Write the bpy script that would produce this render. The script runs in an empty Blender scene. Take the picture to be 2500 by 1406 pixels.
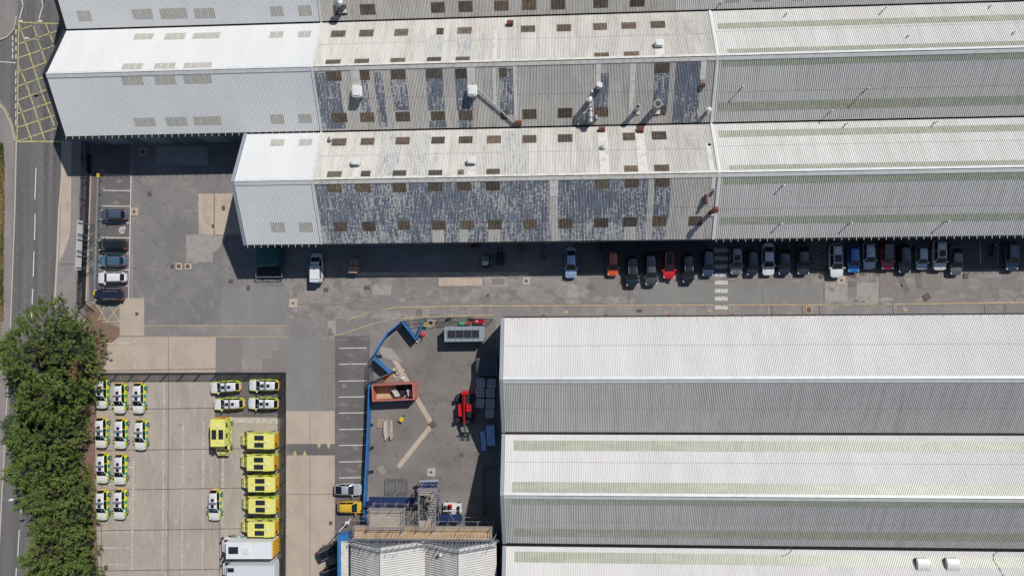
import bpy, math, random
import numpy as np
from math import sin, cos, atan, radians as R, pi
from mathutils import Matrix, Vector
rnd = random.Random(7)
scene = bpy.context.scene
COL = scene.collection

# ---------------------------------------------------------------- camera
F, H = 1667.0, 103.0                       # focal length in photo pixels, height over the ground (m)
ca = atan(90 / F); cb = atan(37 / F * cos(ca)); cr = R(-0.45)
CR = Matrix.Rotation(cr, 3, 'Z') @ Matrix.Rotation(ca, 3, 'Y') @ Matrix.Rotation(cb, 3, 'X')
cam_d = bpy.data.cameras.new('camera'); cam = bpy.data.objects.new('camera', cam_d); COL.objects.link(cam)
cam.matrix_world = Matrix.Translation((0, 0, H)) @ CR.to_4x4()
cam_d.sensor_width = 36; cam_d.lens = 36 * F / 2500; cam_d.clip_start = 1; cam_d.clip_end = 2000
scene.camera = cam
# ---------------------------------------------------------------- world, sun, exposure
SUN = Vector((.60, .665, 1)).normalized()
w = bpy.data.worlds.new('World'); scene.world = w; w.use_nodes = True
nt = w.node_tree; bg = nt.nodes['Background']
sky = nt.nodes.new('ShaderNodeTexSky'); sky.sky_type = 'NISHITA'; sky.sun_disc = False
sky.sun_elevation = math.asin(SUN.z); sky.sun_rotation = math.atan2(SUN.x, SUN.y); sky.air_density = 1.0; sky.dust_density = 0.6
nt.links.new(sky.outputs[0], bg.inputs[0]); bg.inputs[1].default_value = 0.058
sd = bpy.data.lights.new('sun', 'SUN'); sd.energy = 3.5; sd.angle = R(0.5); sd.color = (1, .965, .92)
so = bpy.data.objects.new('sun', sd); COL.objects.link(so); so.rotation_euler = SUN.to_track_quat('Z', 'Y').to_euler(); so.location = (60, 70, 120)
scene.view_settings.view_transform = 'Standard'; scene.view_settings.look = 'None'
scene.view_settings.exposure = 0.1; scene.view_settings.gamma = 1

def W(px, py, z=0.0):
    """photo pixel -> point of the place at height z"""
    d = CR @ Vector((px - 1250, -(py - 703), -F)); t = (z - H) / d.z
    return Vector((d.x * t, d.y * t, z))

# ---------------------------------------------------------------- materials
MATS = {}
def mat(name, col, rough=.7, metal=0.0, layers=(), spec=.5, bump=None, coat=0.0, emit=None):
    """layers: (mapping scale xyz, second colour, lo, hi, detail[, rotation z]) noise masks laid over each other"""
    if name in MATS: return MATS[name]
    m = bpy.data.materials.new(name); m.use_nodes = True; nt = m.node_tree; N = nt.nodes; L = nt.links
    b = N['Principled BSDF']; b.inputs['Roughness'].default_value = rough; b.inputs['Metallic'].default_value = metal
    b.inputs['Specular IOR Level'].default_value = spec; b.inputs['Coat Weight'].default_value = coat
    b.inputs['Base Color'].default_value = (*col, 1)
    if layers or bump:
        tc = N.new('ShaderNodeTexCoord')
    cur = None
    for k, ly in enumerate(layers):
        sc, c2, lo, hi, det = ly[:5]
        mp = N.new('ShaderNodeMapping'); mp.inputs['Scale'].default_value = sc
        mp.inputs['Location'].default_value = (k * 3.7 + 1, k * 1.3, k * 2.1)
        if len(ly) > 5: mp.inputs['Rotation'].default_value = (0, 0, ly[5])
        L.new(tc.outputs['Object'], mp.inputs[0])
        n = N.new('ShaderNodeTexNoise'); n.inputs['Scale'].default_value = 1; n.inputs['Detail'].default_value = det
        n.inputs['Roughness'].default_value = .6
        L.new(mp.outputs[0], n.inputs['Vector'])
        mr = N.new('ShaderNodeMapRange'); mr.inputs['From Min'].default_value = lo; mr.inputs['From Max'].default_value = hi
        L.new(n.outputs['Fac'], mr.inputs['Value'])
        mx = N.new('ShaderNodeMix'); mx.data_type = 'RGBA'
        L.new(mr.outputs[0], mx.inputs['Factor'])
        if cur is None: mx.inputs[6].default_value = (*col, 1)
        else: L.new(cur, mx.inputs[6])
        mx.inputs[7].default_value = (*c2, 1); cur = mx.outputs[2]
    if cur: L.new(cur, b.inputs['Base Color'])
    if bump:
        n = N.new('ShaderNodeTexNoise'); n.inputs['Scale'].default_value = bump[0]; n.inputs['Detail'].default_value = 3
        L.new(tc.outputs['Object'], n.inputs['Vector'])
        bp = N.new('ShaderNodeBump'); bp.inputs['Strength'].default_value = bump[1]; bp.inputs['Distance'].default_value = bump[2]
        L.new(n.outputs['Fac'], bp.inputs['Height']); L.new(bp.outputs[0], b.inputs['Normal'])
    if emit: b.inputs['Emission Color'].default_value = (*emit[0], 1); b.inputs['Emission Strength'].default_value = emit[1]
    MATS[name] = m
    return m
def add_lines(m, width, sx, sy, rot, col, warp=.15, thr=.45):
    """dark crack / joint grid drawn into a material (a wear pattern of its own)"""
    nt = m.node_tree; N = nt.nodes; L = nt.links; b = N['Principled BSDF']
    tc = N.new('ShaderNodeTexCoord'); nz = N.new('ShaderNodeTexNoise'); nz.inputs['Scale'].default_value = .9; nz.inputs['Detail'].default_value = 4
    L.new(tc.outputs['Object'], nz.inputs['Vector'])
    sub = N.new('ShaderNodeVectorMath'); sub.operation = 'MULTIPLY_ADD'; sub.inputs[1].default_value = (warp * 2,) * 3
    L.new(nz.outputs['Color'], sub.inputs[0]); L.new(tc.outputs['Object'], sub.inputs[2])
    mp = N.new('ShaderNodeMapping'); mp.inputs['Rotation'].default_value = (0, 0, rot)
    L.new(sub.outputs[0], mp.inputs[0])
    sep = N.new('ShaderNodeSeparateXYZ'); L.new(mp.outputs[0], sep.inputs[0])
    outs = []
    for ax, s in (('X', sx), ('Y', sy)):
        if not s: continue
        a = N.new('ShaderNodeMath'); a.operation = 'PINGPONG'; a.inputs[1].default_value = s / 2
        L.new(sep.outputs[ax], a.inputs[0])
        c = N.new('ShaderNodeMath'); c.operation = 'LESS_THAN'; c.inputs[1].default_value = width
        L.new(a.outputs[0], c.inputs[0]); outs.append(c.outputs[0])
    f = outs[0]
    if len(outs) > 1:
        mm = N.new('ShaderNodeMath'); mm.operation = 'MAXIMUM'; L.new(outs[0], mm.inputs[0]); L.new(outs[1], mm.inputs[1]); f = mm.outputs[0]
    n2 = N.new('ShaderNodeTexNoise'); n2.inputs['Scale'].default_value = .5; n2.inputs['Detail'].default_value = 5
    L.new(tc.outputs['Object'], n2.inputs['Vector'])
    mr = N.new('ShaderNodeMapRange'); mr.inputs['From Min'].default_value = thr; mr.inputs['From Max'].default_value = thr + .12
    L.new(n2.outputs['Fac'], mr.inputs['Value'])
    mu = N.new('ShaderNodeMath'); mu.operation = 'MULTIPLY'; L.new(f, mu.inputs[0]); L.new(mr.outputs[0], mu.inputs[1])
    mx = N.new('ShaderNodeMix'); mx.data_type = 'RGBA'; mx.inputs[7].default_value = (*col, 1)
    src = b.inputs['Base Color'].links[0].from_socket if b.inputs['Base Color'].links else None
    L.new(mu.outputs[0], mx.inputs['Factor'])
    if src: L.new(src, mx.inputs[6])
    else: mx.inputs[6].default_value = b.inputs['Base Color'].default_value
    L.new(mx.outputs[2], b.inputs['Base Color'])
    return m
def stripes(name, c1, c2, vec, period, frac=.5, rough=.5):
    m = mat(name, c1, rough); nt = m.node_tree; N = nt.nodes; L = nt.links; b = N['Principled BSDF']
    tc = N.new('ShaderNodeTexCoord'); d = N.new('ShaderNodeVectorMath'); d.operation = 'DOT_PRODUCT'; d.inputs[1].default_value = vec
    L.new(tc.outputs['Object'], d.inputs[0])
    dv = N.new('ShaderNodeMath'); dv.operation = 'DIVIDE'; dv.inputs[1].default_value = period; L.new(d.outputs['Value'], dv.inputs[0])
    fr = N.new('ShaderNodeMath'); fr.operation = 'FRACT'; L.new(dv.outputs[0], fr.inputs[0])
    lt = N.new('ShaderNodeMath'); lt.operation = 'LESS_THAN'; lt.inputs[1].default_value = frac; L.new(fr.outputs[0], lt.inputs[0])
    mx = N.new('ShaderNodeMix'); mx.data_type = 'RGBA'; mx.inputs[6].default_value = (*c1, 1); mx.inputs[7].default_value = (*c2, 1)
    L.new(lt.outputs[0], mx.inputs['Factor']); L.new(mx.outputs[2], b.inputs['Base Color'])
    return m

# ground materials
GR = (.40, .50)
m_tarmac = mat('tarmac', (0.267, 0.243, 0.227), .9, 0, [((.9, .8, .1), (.15, .14, .132), .60, .72, 8), ((.25, .9, .1), (.31, .285, .262), .56, .74, 7), ((.09, .09, .1), (0.215, 0.202, 0.192), .42, .6, 5), ((.5, .35, .1), (0.325, 0.296, 0.276), .5, .72, 6),
        ((2.2, 2.2, 1), (0.189, 0.169, 0.163), .6, .78, 6), ((11, 11, 1), (0.325, 0.312, 0.299), .55, .85, 3)], spec=.25, bump=(9, .3, .02))
m_tarmac_c = add_lines(mat('tarmac_cracked', (0.231, 0.218, 0.208), .9, 0, [((.9, .8, .1), (.15, .14, .132), .60, .72, 8), ((.25, .9, .1), (.31, .285, .262), .56, .74, 7), ((.12, .12, .1), (0.189, 0.182, 0.179), .4, .6, 5), ((.7, .5, .1), (0.273, 0.254, 0.237), .52, .72, 6),
        ((9, 9, 1), (0.150, 0.140, 0.137), .58, .8, 4)], spec=.25), .035, 3.4, 2.6, R(43), (.115, .108, .104), .45, .47)
m_tarmac_w = add_lines(mat('tarmac_worn', (0.280, 0.255, 0.238), .9, 0, [((.35, .45, .1), (.20, .187, .176), .50, .58, 3), ((.9, .8, .1), (.15, .14, .132), .60, .72, 8), ((.25, .9, .1), (.31, .285, .262), .56, .74, 7), ((.1, .3, .1), (0.221, 0.205, 0.195), .42, .62, 6), ((.7, .9, .1), (0.351, 0.319, 0.293), .52, .72, 7),
        ((2.5, 2.5, 1), (0.169, 0.156, 0.147), .62, .76, 6)], spec=.25), .03, 9.5, 7.3, R(2), (.11, .1, .095), .5, .52)
m_road = mat('road_asphalt', (0.171, 0.162, 0.160), .9, 0, [((1.1, .02, .1), (0.104, 0.100, 0.099), .42, .6, 3), ((6, 1.2, .1), (0.254, 0.244, 0.235), .5, .8, 6),
        ((.15, .08, 1), (0.145, 0.138, 0.135), .4, .7, 4)], spec=.3)
m_yard = mat('work_yard_tarmac', (0.204, 0.183, 0.169), .9, 0, [((.35, .45, .1), (0.176, 0.157, 0.144), .46, .58, 4), ((.12, .2, .1), (0.233, 0.211, 0.195), .45, .6, 5), ((.9, .8, .1), (0.123, 0.112, 0.103), .60, .74, 8), ((2.5, 2.5, 1), (0.142, 0.128, 0.119), .6, .78, 6), ((9, 9, 1), (0.237, 0.218, 0.199), .6, .85, 4)], spec=.25)
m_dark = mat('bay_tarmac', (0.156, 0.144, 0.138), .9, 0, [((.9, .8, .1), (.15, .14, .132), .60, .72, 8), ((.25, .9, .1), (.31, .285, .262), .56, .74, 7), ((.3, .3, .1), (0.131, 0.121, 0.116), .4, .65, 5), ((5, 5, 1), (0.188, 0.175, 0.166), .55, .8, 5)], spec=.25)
m_patch_d = mat('patch_dark', (0.169, 0.156, 0.150), .9, 0, [((1.5, 1.5, .1), (0.206, 0.190, 0.181), .45, .7, 5)], spec=.25)
m_patch_m = mat('patch_mid', (0.227, 0.202, 0.189), .9, 0, [((1.5, 1.5, .1), (0.260, 0.234, 0.221), .45, .7, 5)], spec=.25)
m_patch_l = mat('patch_light', (0.351, 0.319, 0.293), .9, 0, [((1.2, 1.2, .1), (0.260, 0.240, 0.224), .5, .7, 6)], spec=.25)
m_pave = mat('pavement', (0.280, 0.254, 0.240), .9, 0, [((.4, .2, .1), (0.234, 0.215, 0.205), .42, .62, 5), ((6, 6, .1), (0.325, 0.299, 0.283), .55, .8, 4)], spec=.25)
m_tan = mat('concrete_tan', (0.499, 0.409, 0.321), .9, 0, [((.5, .4, .1), (0.404, 0.332, 0.267), .45, .65, 6), ((4, 1, .1), (0.546, 0.457, 0.369), .5, .75, 5),
        ((1.6, 1.6, 1), (0.285, 0.237, 0.196), .66, .8, 6)], spec=.25)
m_conc = mat('yard_concrete', (0.409, 0.354, 0.301), .9, 0, [((.8, .8, .1), (0.307, 0.265, 0.223), .56, .70, 8), ((.18, .12, .1), (0.343, 0.299, 0.258), .42, .62, 5), ((7, .35, .1), (0.475, 0.416, 0.356), .5, .75, 5),
        ((.6, .6, 1), (0.264, 0.231, 0.201), .66, .84, 6), ((1.2, .3, .1), (0.456, 0.396, 0.343), .55, .7, 4)], spec=.25, bump=(14, .2, .01))
m_conc2 = mat('lane_concrete', (0.478, 0.395, 0.319), .9, 0, [((.3, .2, .1), (0.408, 0.341, 0.278), .42, .62, 5), ((1.5, 6, .1), (0.522, 0.440, 0.360), .5, .8, 5), ((.9, .9, .1), (0.319, 0.268, 0.223), .68, .85, 5)], spec=.25)
m_kerb = mat('kerb_concrete', (0.494, 0.442, 0.377), .85)
m_joint = mat('joint_dirt', (.11, .095, .085), .95)
m_joint_l = mat('old_line', (0.540, 0.493, 0.432), .9, 0, [((2, 2, 1), (0.405, 0.351, 0.304), .42, .58, 5)])
m_wpaint = mat('white_paint', (.74, .72, .68), .7, 0, [((3, 3, 1), (.42, .39, .36), .55, .72, 6)])
m_wpaint_w = mat('white_paint_worn', (.62, .60, .56), .8, 0, [((5, 5, 1), (.24, .22, .205), .5, .6, 6)])
m_ypaint = mat('yellow_paint', (.58, .44, .22), .8, 0, [((2, 2, 1), (.36, .30, .22), .44, .64, 6)])
m_ybox = mat('yellow_box_paint', (.50, .46, .20), .8, 0, [((2.5, 2.5, 1), (.24, .22, .15), .47, .64, 6)])
m_soil = mat('rust_soil', (.23, .11, .07), .95, 0, [((1.3, 1.3, 1), (.2, .16, .13), .4, .6, 6), ((6, 6, 1), (.12, .08, .05), .6, .75, 4)])
m_drygrass = mat('verge_soil', (.26, .19, .09), .95, 0, [((1.2, .5, 1), (.1, .11, .04), .45, .6, 5), ((4, 4, 1), (.36, .29, .16), .55, .75, 5)])
# building materials
m_wmetal = mat('white_roof_metal', (0.733, 0.743, 0.733), .5, 0, [((.3, .1, .1), (0.696, 0.705, 0.696), .4, .6, 3)])
m_asb = mat('old_fibre_cement', (.68, .66, .61), .85, 0, [((2.2, .10, .1), (.52, .49, .44), .45, .62, 5), ((7, .5, .5), (.35, .31, .26), .60, .76, 4),
        ((.35, 1.1, 1), (.62, .60, .56), .45, .6, 5), ((16, .3, .3), (.24, .2, .17), .66, .76, 3)])
m_asb_d = mat('old_fibre_cement_dirty', (.62, .585, .525), .85, 0, [((3.5, .10, .1), (.44, .385, .31), .42, .62, 5), ((9, .5, .5), (.30, .255, .2), .58, .72, 4),
        ((.35, 1.1, 1), (.55, .51, .45), .45, .6, 5)])
def coated():
    m = mat('slate_coating', (.60, .585, .55), .8, 0, []); nt = m.node_tree; N = nt.nodes; L = nt.links; b = N['Principled BSDF']
    tc = N.new('ShaderNodeTexCoord')
    def noise(sc, det, loc=0):
        mp = N.new('ShaderNodeMapping'); mp.inputs['Scale'].default_value = sc; mp.inputs['Location'].default_value = (loc,) * 3; L.new(tc.outputs['Object'], mp.inputs[0])
        n = N.new('ShaderNodeTexNoise'); n.inputs['Scale'].default_value = 1; n.inputs['Detail'].default_value = det; L.new(mp.outputs[0], n.inputs['Vector']); return n.outputs['Fac']
    a = noise((2.4, 3.4, .1), 3); c = noise((6.5, .5, .1), 3, 5); d = noise((.28, .2, .1), 2, 9)
    def mth(op, x, y):
        n = N.new('ShaderNodeMath'); n.operation = op
        for k, v in enumerate((x, y)):
            if isinstance(v, (int, float)): n.inputs[k].default_value = v
            else: L.new(v, n.inputs[k])
        return n.outputs[0]
    s = mth('ADD', mth('MULTIPLY', a, .42), mth('ADD', mth('MULTIPLY', c, .38), mth('MULTIPLY', d, .2)))
    mr = N.new('ShaderNodeMapRange'); mr.inputs['From Min'].default_value = .5151; mr.inputs['From Max'].default_value = .56; L.new(s, mr.inputs['Value'])
    mr2 = N.new('ShaderNodeMapRange'); mr2.inputs['From Min'].default_value = .35; mr2.inputs['From Max'].default_value = .65; L.new(c, mr2.inputs['Value'])
    bl = N.new('ShaderNodeMix'); bl.data_type = 'RGBA'; bl.inputs[6].default_value = (.155, .18, .225, 1); bl.inputs[7].default_value = (.255, .28, .33, 1)
    L.new(mr2.outputs[0], bl.inputs['Factor'])
    mx = N.new('ShaderNodeMix'); mx.data_type = 'RGBA'; L.new(mr.outputs[0], mx.inputs['Factor']); L.new(bl.outputs[2], mx.inputs[6]); mx.inputs[7].default_value = (.56, .55, .53, 1)
    L.new(mx.outputs[2], b.inputs['Base Color']); m['mr'] = 1
    return m, mr
m_coat, _mr = coated()
m_coat_l = m_coat.copy(); m_coat_l.name = 'slate_coating_thin'
for n in m_coat_l.node_tree.nodes:
    if n.type == 'MAP_RANGE' and abs(n.inputs['From Min'].default_value - .515) < 1e-3: n.inputs['From Min'].default_value = .465; n.inputs['From Max'].default_value = .54
m_coat_n = m_coat.copy(); m_coat_n.name = 'slate_coating_weathered'
for n in m_coat_n.node_tree.nodes:
    if n.type == 'MIX' and n.inputs[7].default_value[2] > n.inputs[7].default_value[0]: n.inputs[6].default_value = (.30, .32, .35, 1); n.inputs[7].default_value = (.44, .455, .475, 1)
    elif n.type == 'MIX': n.inputs[7].default_value = (.66, .65, .61, 1)
for n in m_coat_n.node_tree.nodes:
    if n.type == 'MAP_RANGE' and abs(n.inputs['From Min'].default_value - .515) < 1e-3: n.inputs['From Min'].default_value = .34; n.inputs['From Max'].default_value = .52
m_emetal = mat('east_roof_metal', (.71, .70, .665), .6, 0, [((1.1, .06, .1), (.64, .62, .58), .45, .65, 4), ((5, .3, .1), (.5, .48, .44), .66, .8, 3)])
m_smetal = mat('south_roof_metal', (.705, .69, .665), .6, 0, [((2.2, .09, .1), (.60, .58, .545), .55, .72, 6), ((1.3, .05, .1), (.66, .645, .62), .45, .65, 4), ((8, .25, .1), (.40, .375, .35), .63, .76, 3), ((.1, .3, .1), (.68, .66, .64), .4, .6, 3)])
m_smetal_d = mat('south_roof_metal_shaded', (.64, .625, .60), .6, 0, [((1.3, .05, .1), (.55, .53, .50), .45, .65, 4), ((8, .25, .1), (.28, .26, .235), .62, .76, 3)])  # darker copy of the roof metal, shade painted in for slopes facing away from the sun
m_gr_old = mat('groove_shade_dark', (.20, .185, .16), .95, 0, [((.6, .25, .1), (.42, .40, .36), .42, .62, 4)])  # groove shade painted as colour, darkest set, for slopes turned from the sun
m_gr_n = mat('groove_shade_pale', (.42, .40, .36), .95, 0, [((.5, .15, .1), (.62, .6, .56), .40, .58, 4)])  # painted groove shade, paler for the sunlit old slopes
m_gr_en = mat('groove_shade_faint', (.56, .55, .53), .9, 0, [((.3, .1, .1), (.66, .65, .63), .42, .62, 3)])  # painted groove shade, faint for sunlit metal slopes
m_gr_e = mat('groove_shade_mid', (.34, .335, .315), .9, 0, [((.3, .2, .1), (.44, .43, .41), .42, .62, 3)])  # painted groove shade of the metal roofs, middle tone
m_gr_w = mat('groove_shade_white', (.60, .61, .61), .6)  # painted groove shade of the white sheets
m_rl_old = mat('rooflight_rusty', (.15, .115, .085), .8, 0, [((9, .6, .3), (.26, .2, .15), .5, .7, 4), ((2, 2, 2), (.1, .08, .065), .45, .65, 3)])
m_rl_old2 = mat('rooflight_dark', (.10, .08, .065), .8, 0, [((9, .6, .3), (.19, .15, .12), .5, .7, 4), ((2, 2, 2), (.07, .06, .05), .45, .65, 3)])
m_rl_old3 = mat('rooflight_tan', (.19, .145, .10), .8, 0, [((9, .6, .3), (.30, .24, .17), .45, .65, 4), ((2, 2, 2), (.13, .10, .08), .45, .65, 3)])
m_rl_new = mat('rooflight_grey', (.56, .545, .49), .4, 0, [((2, 2, 2), (.5, .485, .43), .4, .6, 3)])
m_rl_e = mat('rooflight_green', (.51, .525, .43), .4, 0, [((4, .1, .1), (.42, .44, .35), .45, .65, 3), ((.3, 1, 1), (.56, .565, .45), .5, .65, 3)])
m_flash = mat('flashing', (0.665, 0.674, 0.665), .5, 0, [((1, 1, 1), (0.589, 0.598, 0.589), .45, .65, 4)])
m_flash_o = mat('flashing_old', (.66, .64, .59), .75, 0, [((1.5, 1.5, 1), (.52, .50, .46), .48, .62, 5), ((6, 6, 1), (.36, .34, .3), .66, .78, 4)])
m_flash_b = mat('trim_grey', (.27, .30, .34), .5)
m_gut = mat('gutter_black', (.012, .011, .011), .8)
m_wall = mat('wall_cladding', (.16, .18, .21), .6, 0, [((3, 3, .3), (.13, .15, .18), .4, .6, 3)])
m_door = mat('shutter_grey', (.26, .29, .33), .5)
m_white = mat('white_plastic', (.74, .74, .72), .5, 0, [((3, 3, 3), (.62, .62, .6), .5, .65, 4)])
m_galv = mat('galvanised', (.36, .38, .40), .45, .4, [((3, 3, 3), (.28, .29, .31), .4, .6, 3)])
m_galv_d = mat('steel_dark', (.16, .17, .18), .5, .4)
m_blackm = mat('black_metal', (.018, .02, .025), .5)
m_navy = mat('fence_black', (.02, .024, .032), .55)
m_rust = mat('rusty_steel', (.15, .042, .035), .8, 0, [((4, 4, 4), (.09, .03, .025), .45, .6, 4)])
m_rubber = mat('rubber', (.02, .02, .022), .8)
m_rim = mat('alloy', (.42, .43, .45), .35, .6)
m_glass = mat('car_glass', (.010, .013, .018), .08, 0, (), .7)
m_glass_g = mat('windscreen_glass', (.016, .026, .026), .1, 0, (), .7)
m_lamp_w = mat('headlamp', (.6, .62, .65), .15)
m_lamp_r = mat('tail_lamp', (.45, .02, .03), .25)
m_black = mat('black_plastic', (.02, .02, .022), .5)
m_solar = stripes('solar_cells', (.016, .018, .026), (.05, .054, .065), (1, 0, 0), .22, .08)
m_blue = mat('hoarding_blue', (.035, .19, .47), .45, 0, [((.5, .5, .5), (.03, .15, .38), .4, .6, 3)])
m_bluedk = mat('hoarding_navy', (.014, .030, .10), .5, 0, [((1, 1, 1), (.014, .032, .11), .4, .6, 3)])
m_wood = mat('scaffold_boards', (.46, .31, .17), .85, 0, [((.4, 6, 1), (.55, .40, .26), .42, .62, 5), ((1, 9, 1), (.26, .18, .11), .6, .75, 4)])
m_wood_g = mat('grey_boards', (.42, .37, .32), .85, 0, [((.4, 6, 1), (.33, .28, .24), .42, .62, 5), ((1, 9, 1), (.52, .46, .4), .6, .75, 4)])
m_wood_p = mat('pallet_wood', (.50, .38, .25), .85, 0, [((4, 4, 1), (.38, .3, .22), .42, .62, 5)])
m_red = mat('machine_red', (.55, .012, .02), .35, coat=.3)
m_conta = mat('container_red', (.46, .165, .135), .7, 0, [((2, 2, 2), (.38, .12, .09), .45, .62, 5), ((7, 7, 7), (.46, .2, .15), .6, .75, 3)])
m_cabin = mat('cabin_grey', (.25, .30, .33), .5)

# ---------------------------------------------------------------- mesh builder
class MB:
    def __init__(s): s.v = []; s.f = []; s.m = []
    def quad(s, a, b, c, d, m=0): s.poly((a, b, c, d), m)
    def poly(s, pts, m=0):
        n = len(s.v); s.v += [tuple(p) for p in pts]; s.f.append(tuple(range(n, n + len(pts)))); s.m.append(m)
    def box(s, x0, y0, z0, x1, y1, z1, m=0, mt=None):
        n = len(s.v); s.v += [(x0, y0, z0), (x1, y0, z0), (x1, y1, z0), (x0, y1, z0), (x0, y0, z1), (x1, y0, z1), (x1, y1, z1), (x0, y1, z1)]
        for f in ((0, 3, 2, 1), (4, 5, 6, 7), (0, 1, 5, 4), (1, 2, 6, 5), (2, 3, 7, 6), (3, 0, 4, 7)):
            s.f.append(tuple(n + i for i in f)); s.m.append(m if mt is None or f[0] != 4 else mt)
        return s
    def bar(s, p, q, w, h, m=0, up=(0, 0, 1)):
        p = Vector(p); q = Vector(q); d = (q - p).normalized(); u = Vector(up)
        if abs(d.dot(u)) > .98: u = Vector((1, 0, 0))
        a = d.cross(u).normalized() * w / 2; b = a.cross(d).normalized() * h / 2
        n = len(s.v)
        for c in (p, q): s.v += [tuple(c - a - b), tuple(c + a - b), tuple(c + a + b), tuple(c - a + b)]
        for f in ((0, 1, 2, 3), (7, 6, 5, 4), (0, 4, 5, 1), (1, 5, 6, 2), (2, 6, 7, 3), (3, 7, 4, 0)):
            s.f.append(tuple(n + i for i in f)); s.m.append(m)
        return s
    def cyl(s, p, q, r, r2=None, k=10, m=0, caps=True):
        p = Vector(p); q = Vector(q); d = (q - p).normalized(); u = Vector((0, 0, 1)) if abs(d.z) < .9 else Vector((1, 0, 0))
        a = d.cross(u).normalized(); b = d.cross(a); r2 = r if r2 is None else r2; n = len(s.v)
        for c, rr in ((p, r), (q, r2)):
            for i in range(k): t = 2 * pi * i / k; s.v.append(tuple(c + (a * cos(t) + b * sin(t)) * rr))
        for i in range(k): j = (i + 1) % k; s.f.append((n + i, n + j, n + k + j, n + k + i)); s.m.append(m)
        if caps: s.f.append(tuple(n + k + i for i in range(k))); s.m.append(m); s.f.append(tuple(n + i for i in reversed(range(k)))); s.m.append(m)
        return s
    def prism(s, pts, z0, z1, m=0):
        """pts ccw (x, y)"""
        n = len(s.v); k = len(pts); s.v += [(x, y, z0) for x, y in pts] + [(x, y, z1) for x, y in pts]
        s.f.append(tuple(n + k + i for i in range(k))); s.m.append(m); s.f.append(tuple(n + i for i in reversed(range(k)))); s.m.append(m)
        for i in range(k): j = (i + 1) % k; s.f.append((n + i, n + j, n + k + j, n + k + i)); s.m.append(m)
        return s
    def build(s, name, mats, parent=None, label=None, smooth=False):
        me = bpy.data.meshes.new(name); me.from_pydata(s.v, [], s.f)
        mats = mats if isinstance(mats, (list, tuple)) else [mats]
        for m in mats: me.materials.append(m)
        if any(s.m): me.polygons.foreach_set('material_index', s.m)
        if smooth: me.polygons.foreach_set('use_smooth', [True] * len(s.f))
        me.update(); o = bpy.data.objects.new(name, me); COL.objects.link(o)
        if parent: o.parent = parent
        if label: o['label'] = label
        return o
def rbox(x0, y0, x1, y1, r, n=3):
    pts = []
    for cx, cy, a in ((x1 - r, y0 + r, -90), (x1 - r, y1 - r, 0), (x0 + r, y1 - r, 90), (x0 + r, y0 + r, 180)):
        for i in range(n + 1): t = R(a + 90 * i / n); pts.append((cx + r * cos(t), cy + r * sin(t)))
    return pts
def tag(o, label, cat, group=None):
    o['label'] = label; o['category'] = cat
    if group: o['group'] = group
    return o
def thing(name, label, cat, loc=(0, 0, 0), rz=0.0, group=None):
    o = bpy.data.objects.new(name, None); COL.objects.link(o); o.location = loc; o.rotation_euler = (0, 0, rz); o.empty_display_size = .5
    return tag(o, label, cat, group)
def kids(o): return [c for c in o.children]
def copy_tree(o, parent=None):
    c = o.copy(); COL.objects.link(c); c.parent = parent
    for ch in kids(o): copy_tree(ch, c)
    return c
def struct(name, mb, m, parent=None):
    o = mb.build(name, m, parent); o['kind'] = 'structure'; return o
_lay = [0]
def area(mb, pts, z, m=0):
    """polygon given by photo pixels, laid at height z (each sheet a hair above the one before)"""
    _lay[0] = (_lay[0] + 1) % 29; z += _lay[0] * .0005
    P = [W(x, y, z) for x, y in pts]
    ar = sum(P[i].x * P[(i + 1) % len(P)].y - P[(i + 1) % len(P)].x * P[i].y for i in range(len(P)))
    if ar < 0: P.reverse()
    mb.poly(P, m)
JIT = [0]
def rect(mb, x0, y0, x1, y1, z, m=0):
    if JIT[0]:      # ragged cut edges of a repair
        P = []; C = [(x0, y0), (x1, y0), (x1, y1), (x0, y1)]
        for (a, b), (c, d) in zip(C, C[1:] + C[:1]):
            n = max(2, int(max(abs(c - a), abs(d - b)) / 6))
            for i in range(n): P.append((a + (c - a) * i / n + rnd.uniform(-1, 1) * JIT[0], b + (d - b) * i / n + rnd.uniform(-1, 1) * JIT[0]))
        area(mb, P, z, m); return
    area(mb, ((x0, y0), (x1, y0), (x1, y1), (x0, y1)), z, m)
def line(mb, pts, w, z, m=0):
    for a, b in zip(pts, pts[1:]):
        _lay[0] = (_lay[0] + 1) % 29; z = z + (.0005 if _lay[0] else -.014)
        A = W(*a, z); B = W(*b, z); d = (B - A).normalized(); n = Vector((-d.y, d.x, 0)) * w / 2
        mb.quad(A - n, B - n, B + n, A + n, m)
# ---------------------------------------------------------------- the setting
m_cool = mat('cool_tarmac', (.225, .222, .212), .9, 0, [((.4, .15, .1), (.25, .245, .232), .42, .62, 5), ((3, 3, 1), (.20, .197, .19), .55, .75, 6)], spec=.25)
g = MB(); g.quad((-600, -600, 0), (600, -600, 0), (600, 600, 0), (-600, 600, 0)); struct('ground', g, m_tarmac)
Z1, Z2, Z3, Z4, Z5 = .004, .020, .036, .052, .068
g = MB(); area(g, ((44, -60), (150, -60), (152, 345), (150, 430), (143, 520), (138, 640), (130, 750), (128, 900), (110, 1420), (-8, 1420), (22, 1000), (31, 720), (38, 500), (41, 345)), Z1)
area(g, ((-200, 90), (43, 62), (42, 345), (-30, 250), (-200, 240)), Z1 + .002); struct('road', g, m_road)
def kerbed(name, pts, m, h=.12):
    P = [W(x, y, 0) for x, y in pts]
    if sum(P[i].x * P[(i + 1) % len(P)].y - P[(i + 1) % len(P)].x * P[i].y for i in range(len(P))) < 0: P.reverse()
    mb = MB(); mb.prism([(p.x, p.y) for p in P], -.1, h)
    struct(name, mb, m)
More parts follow.
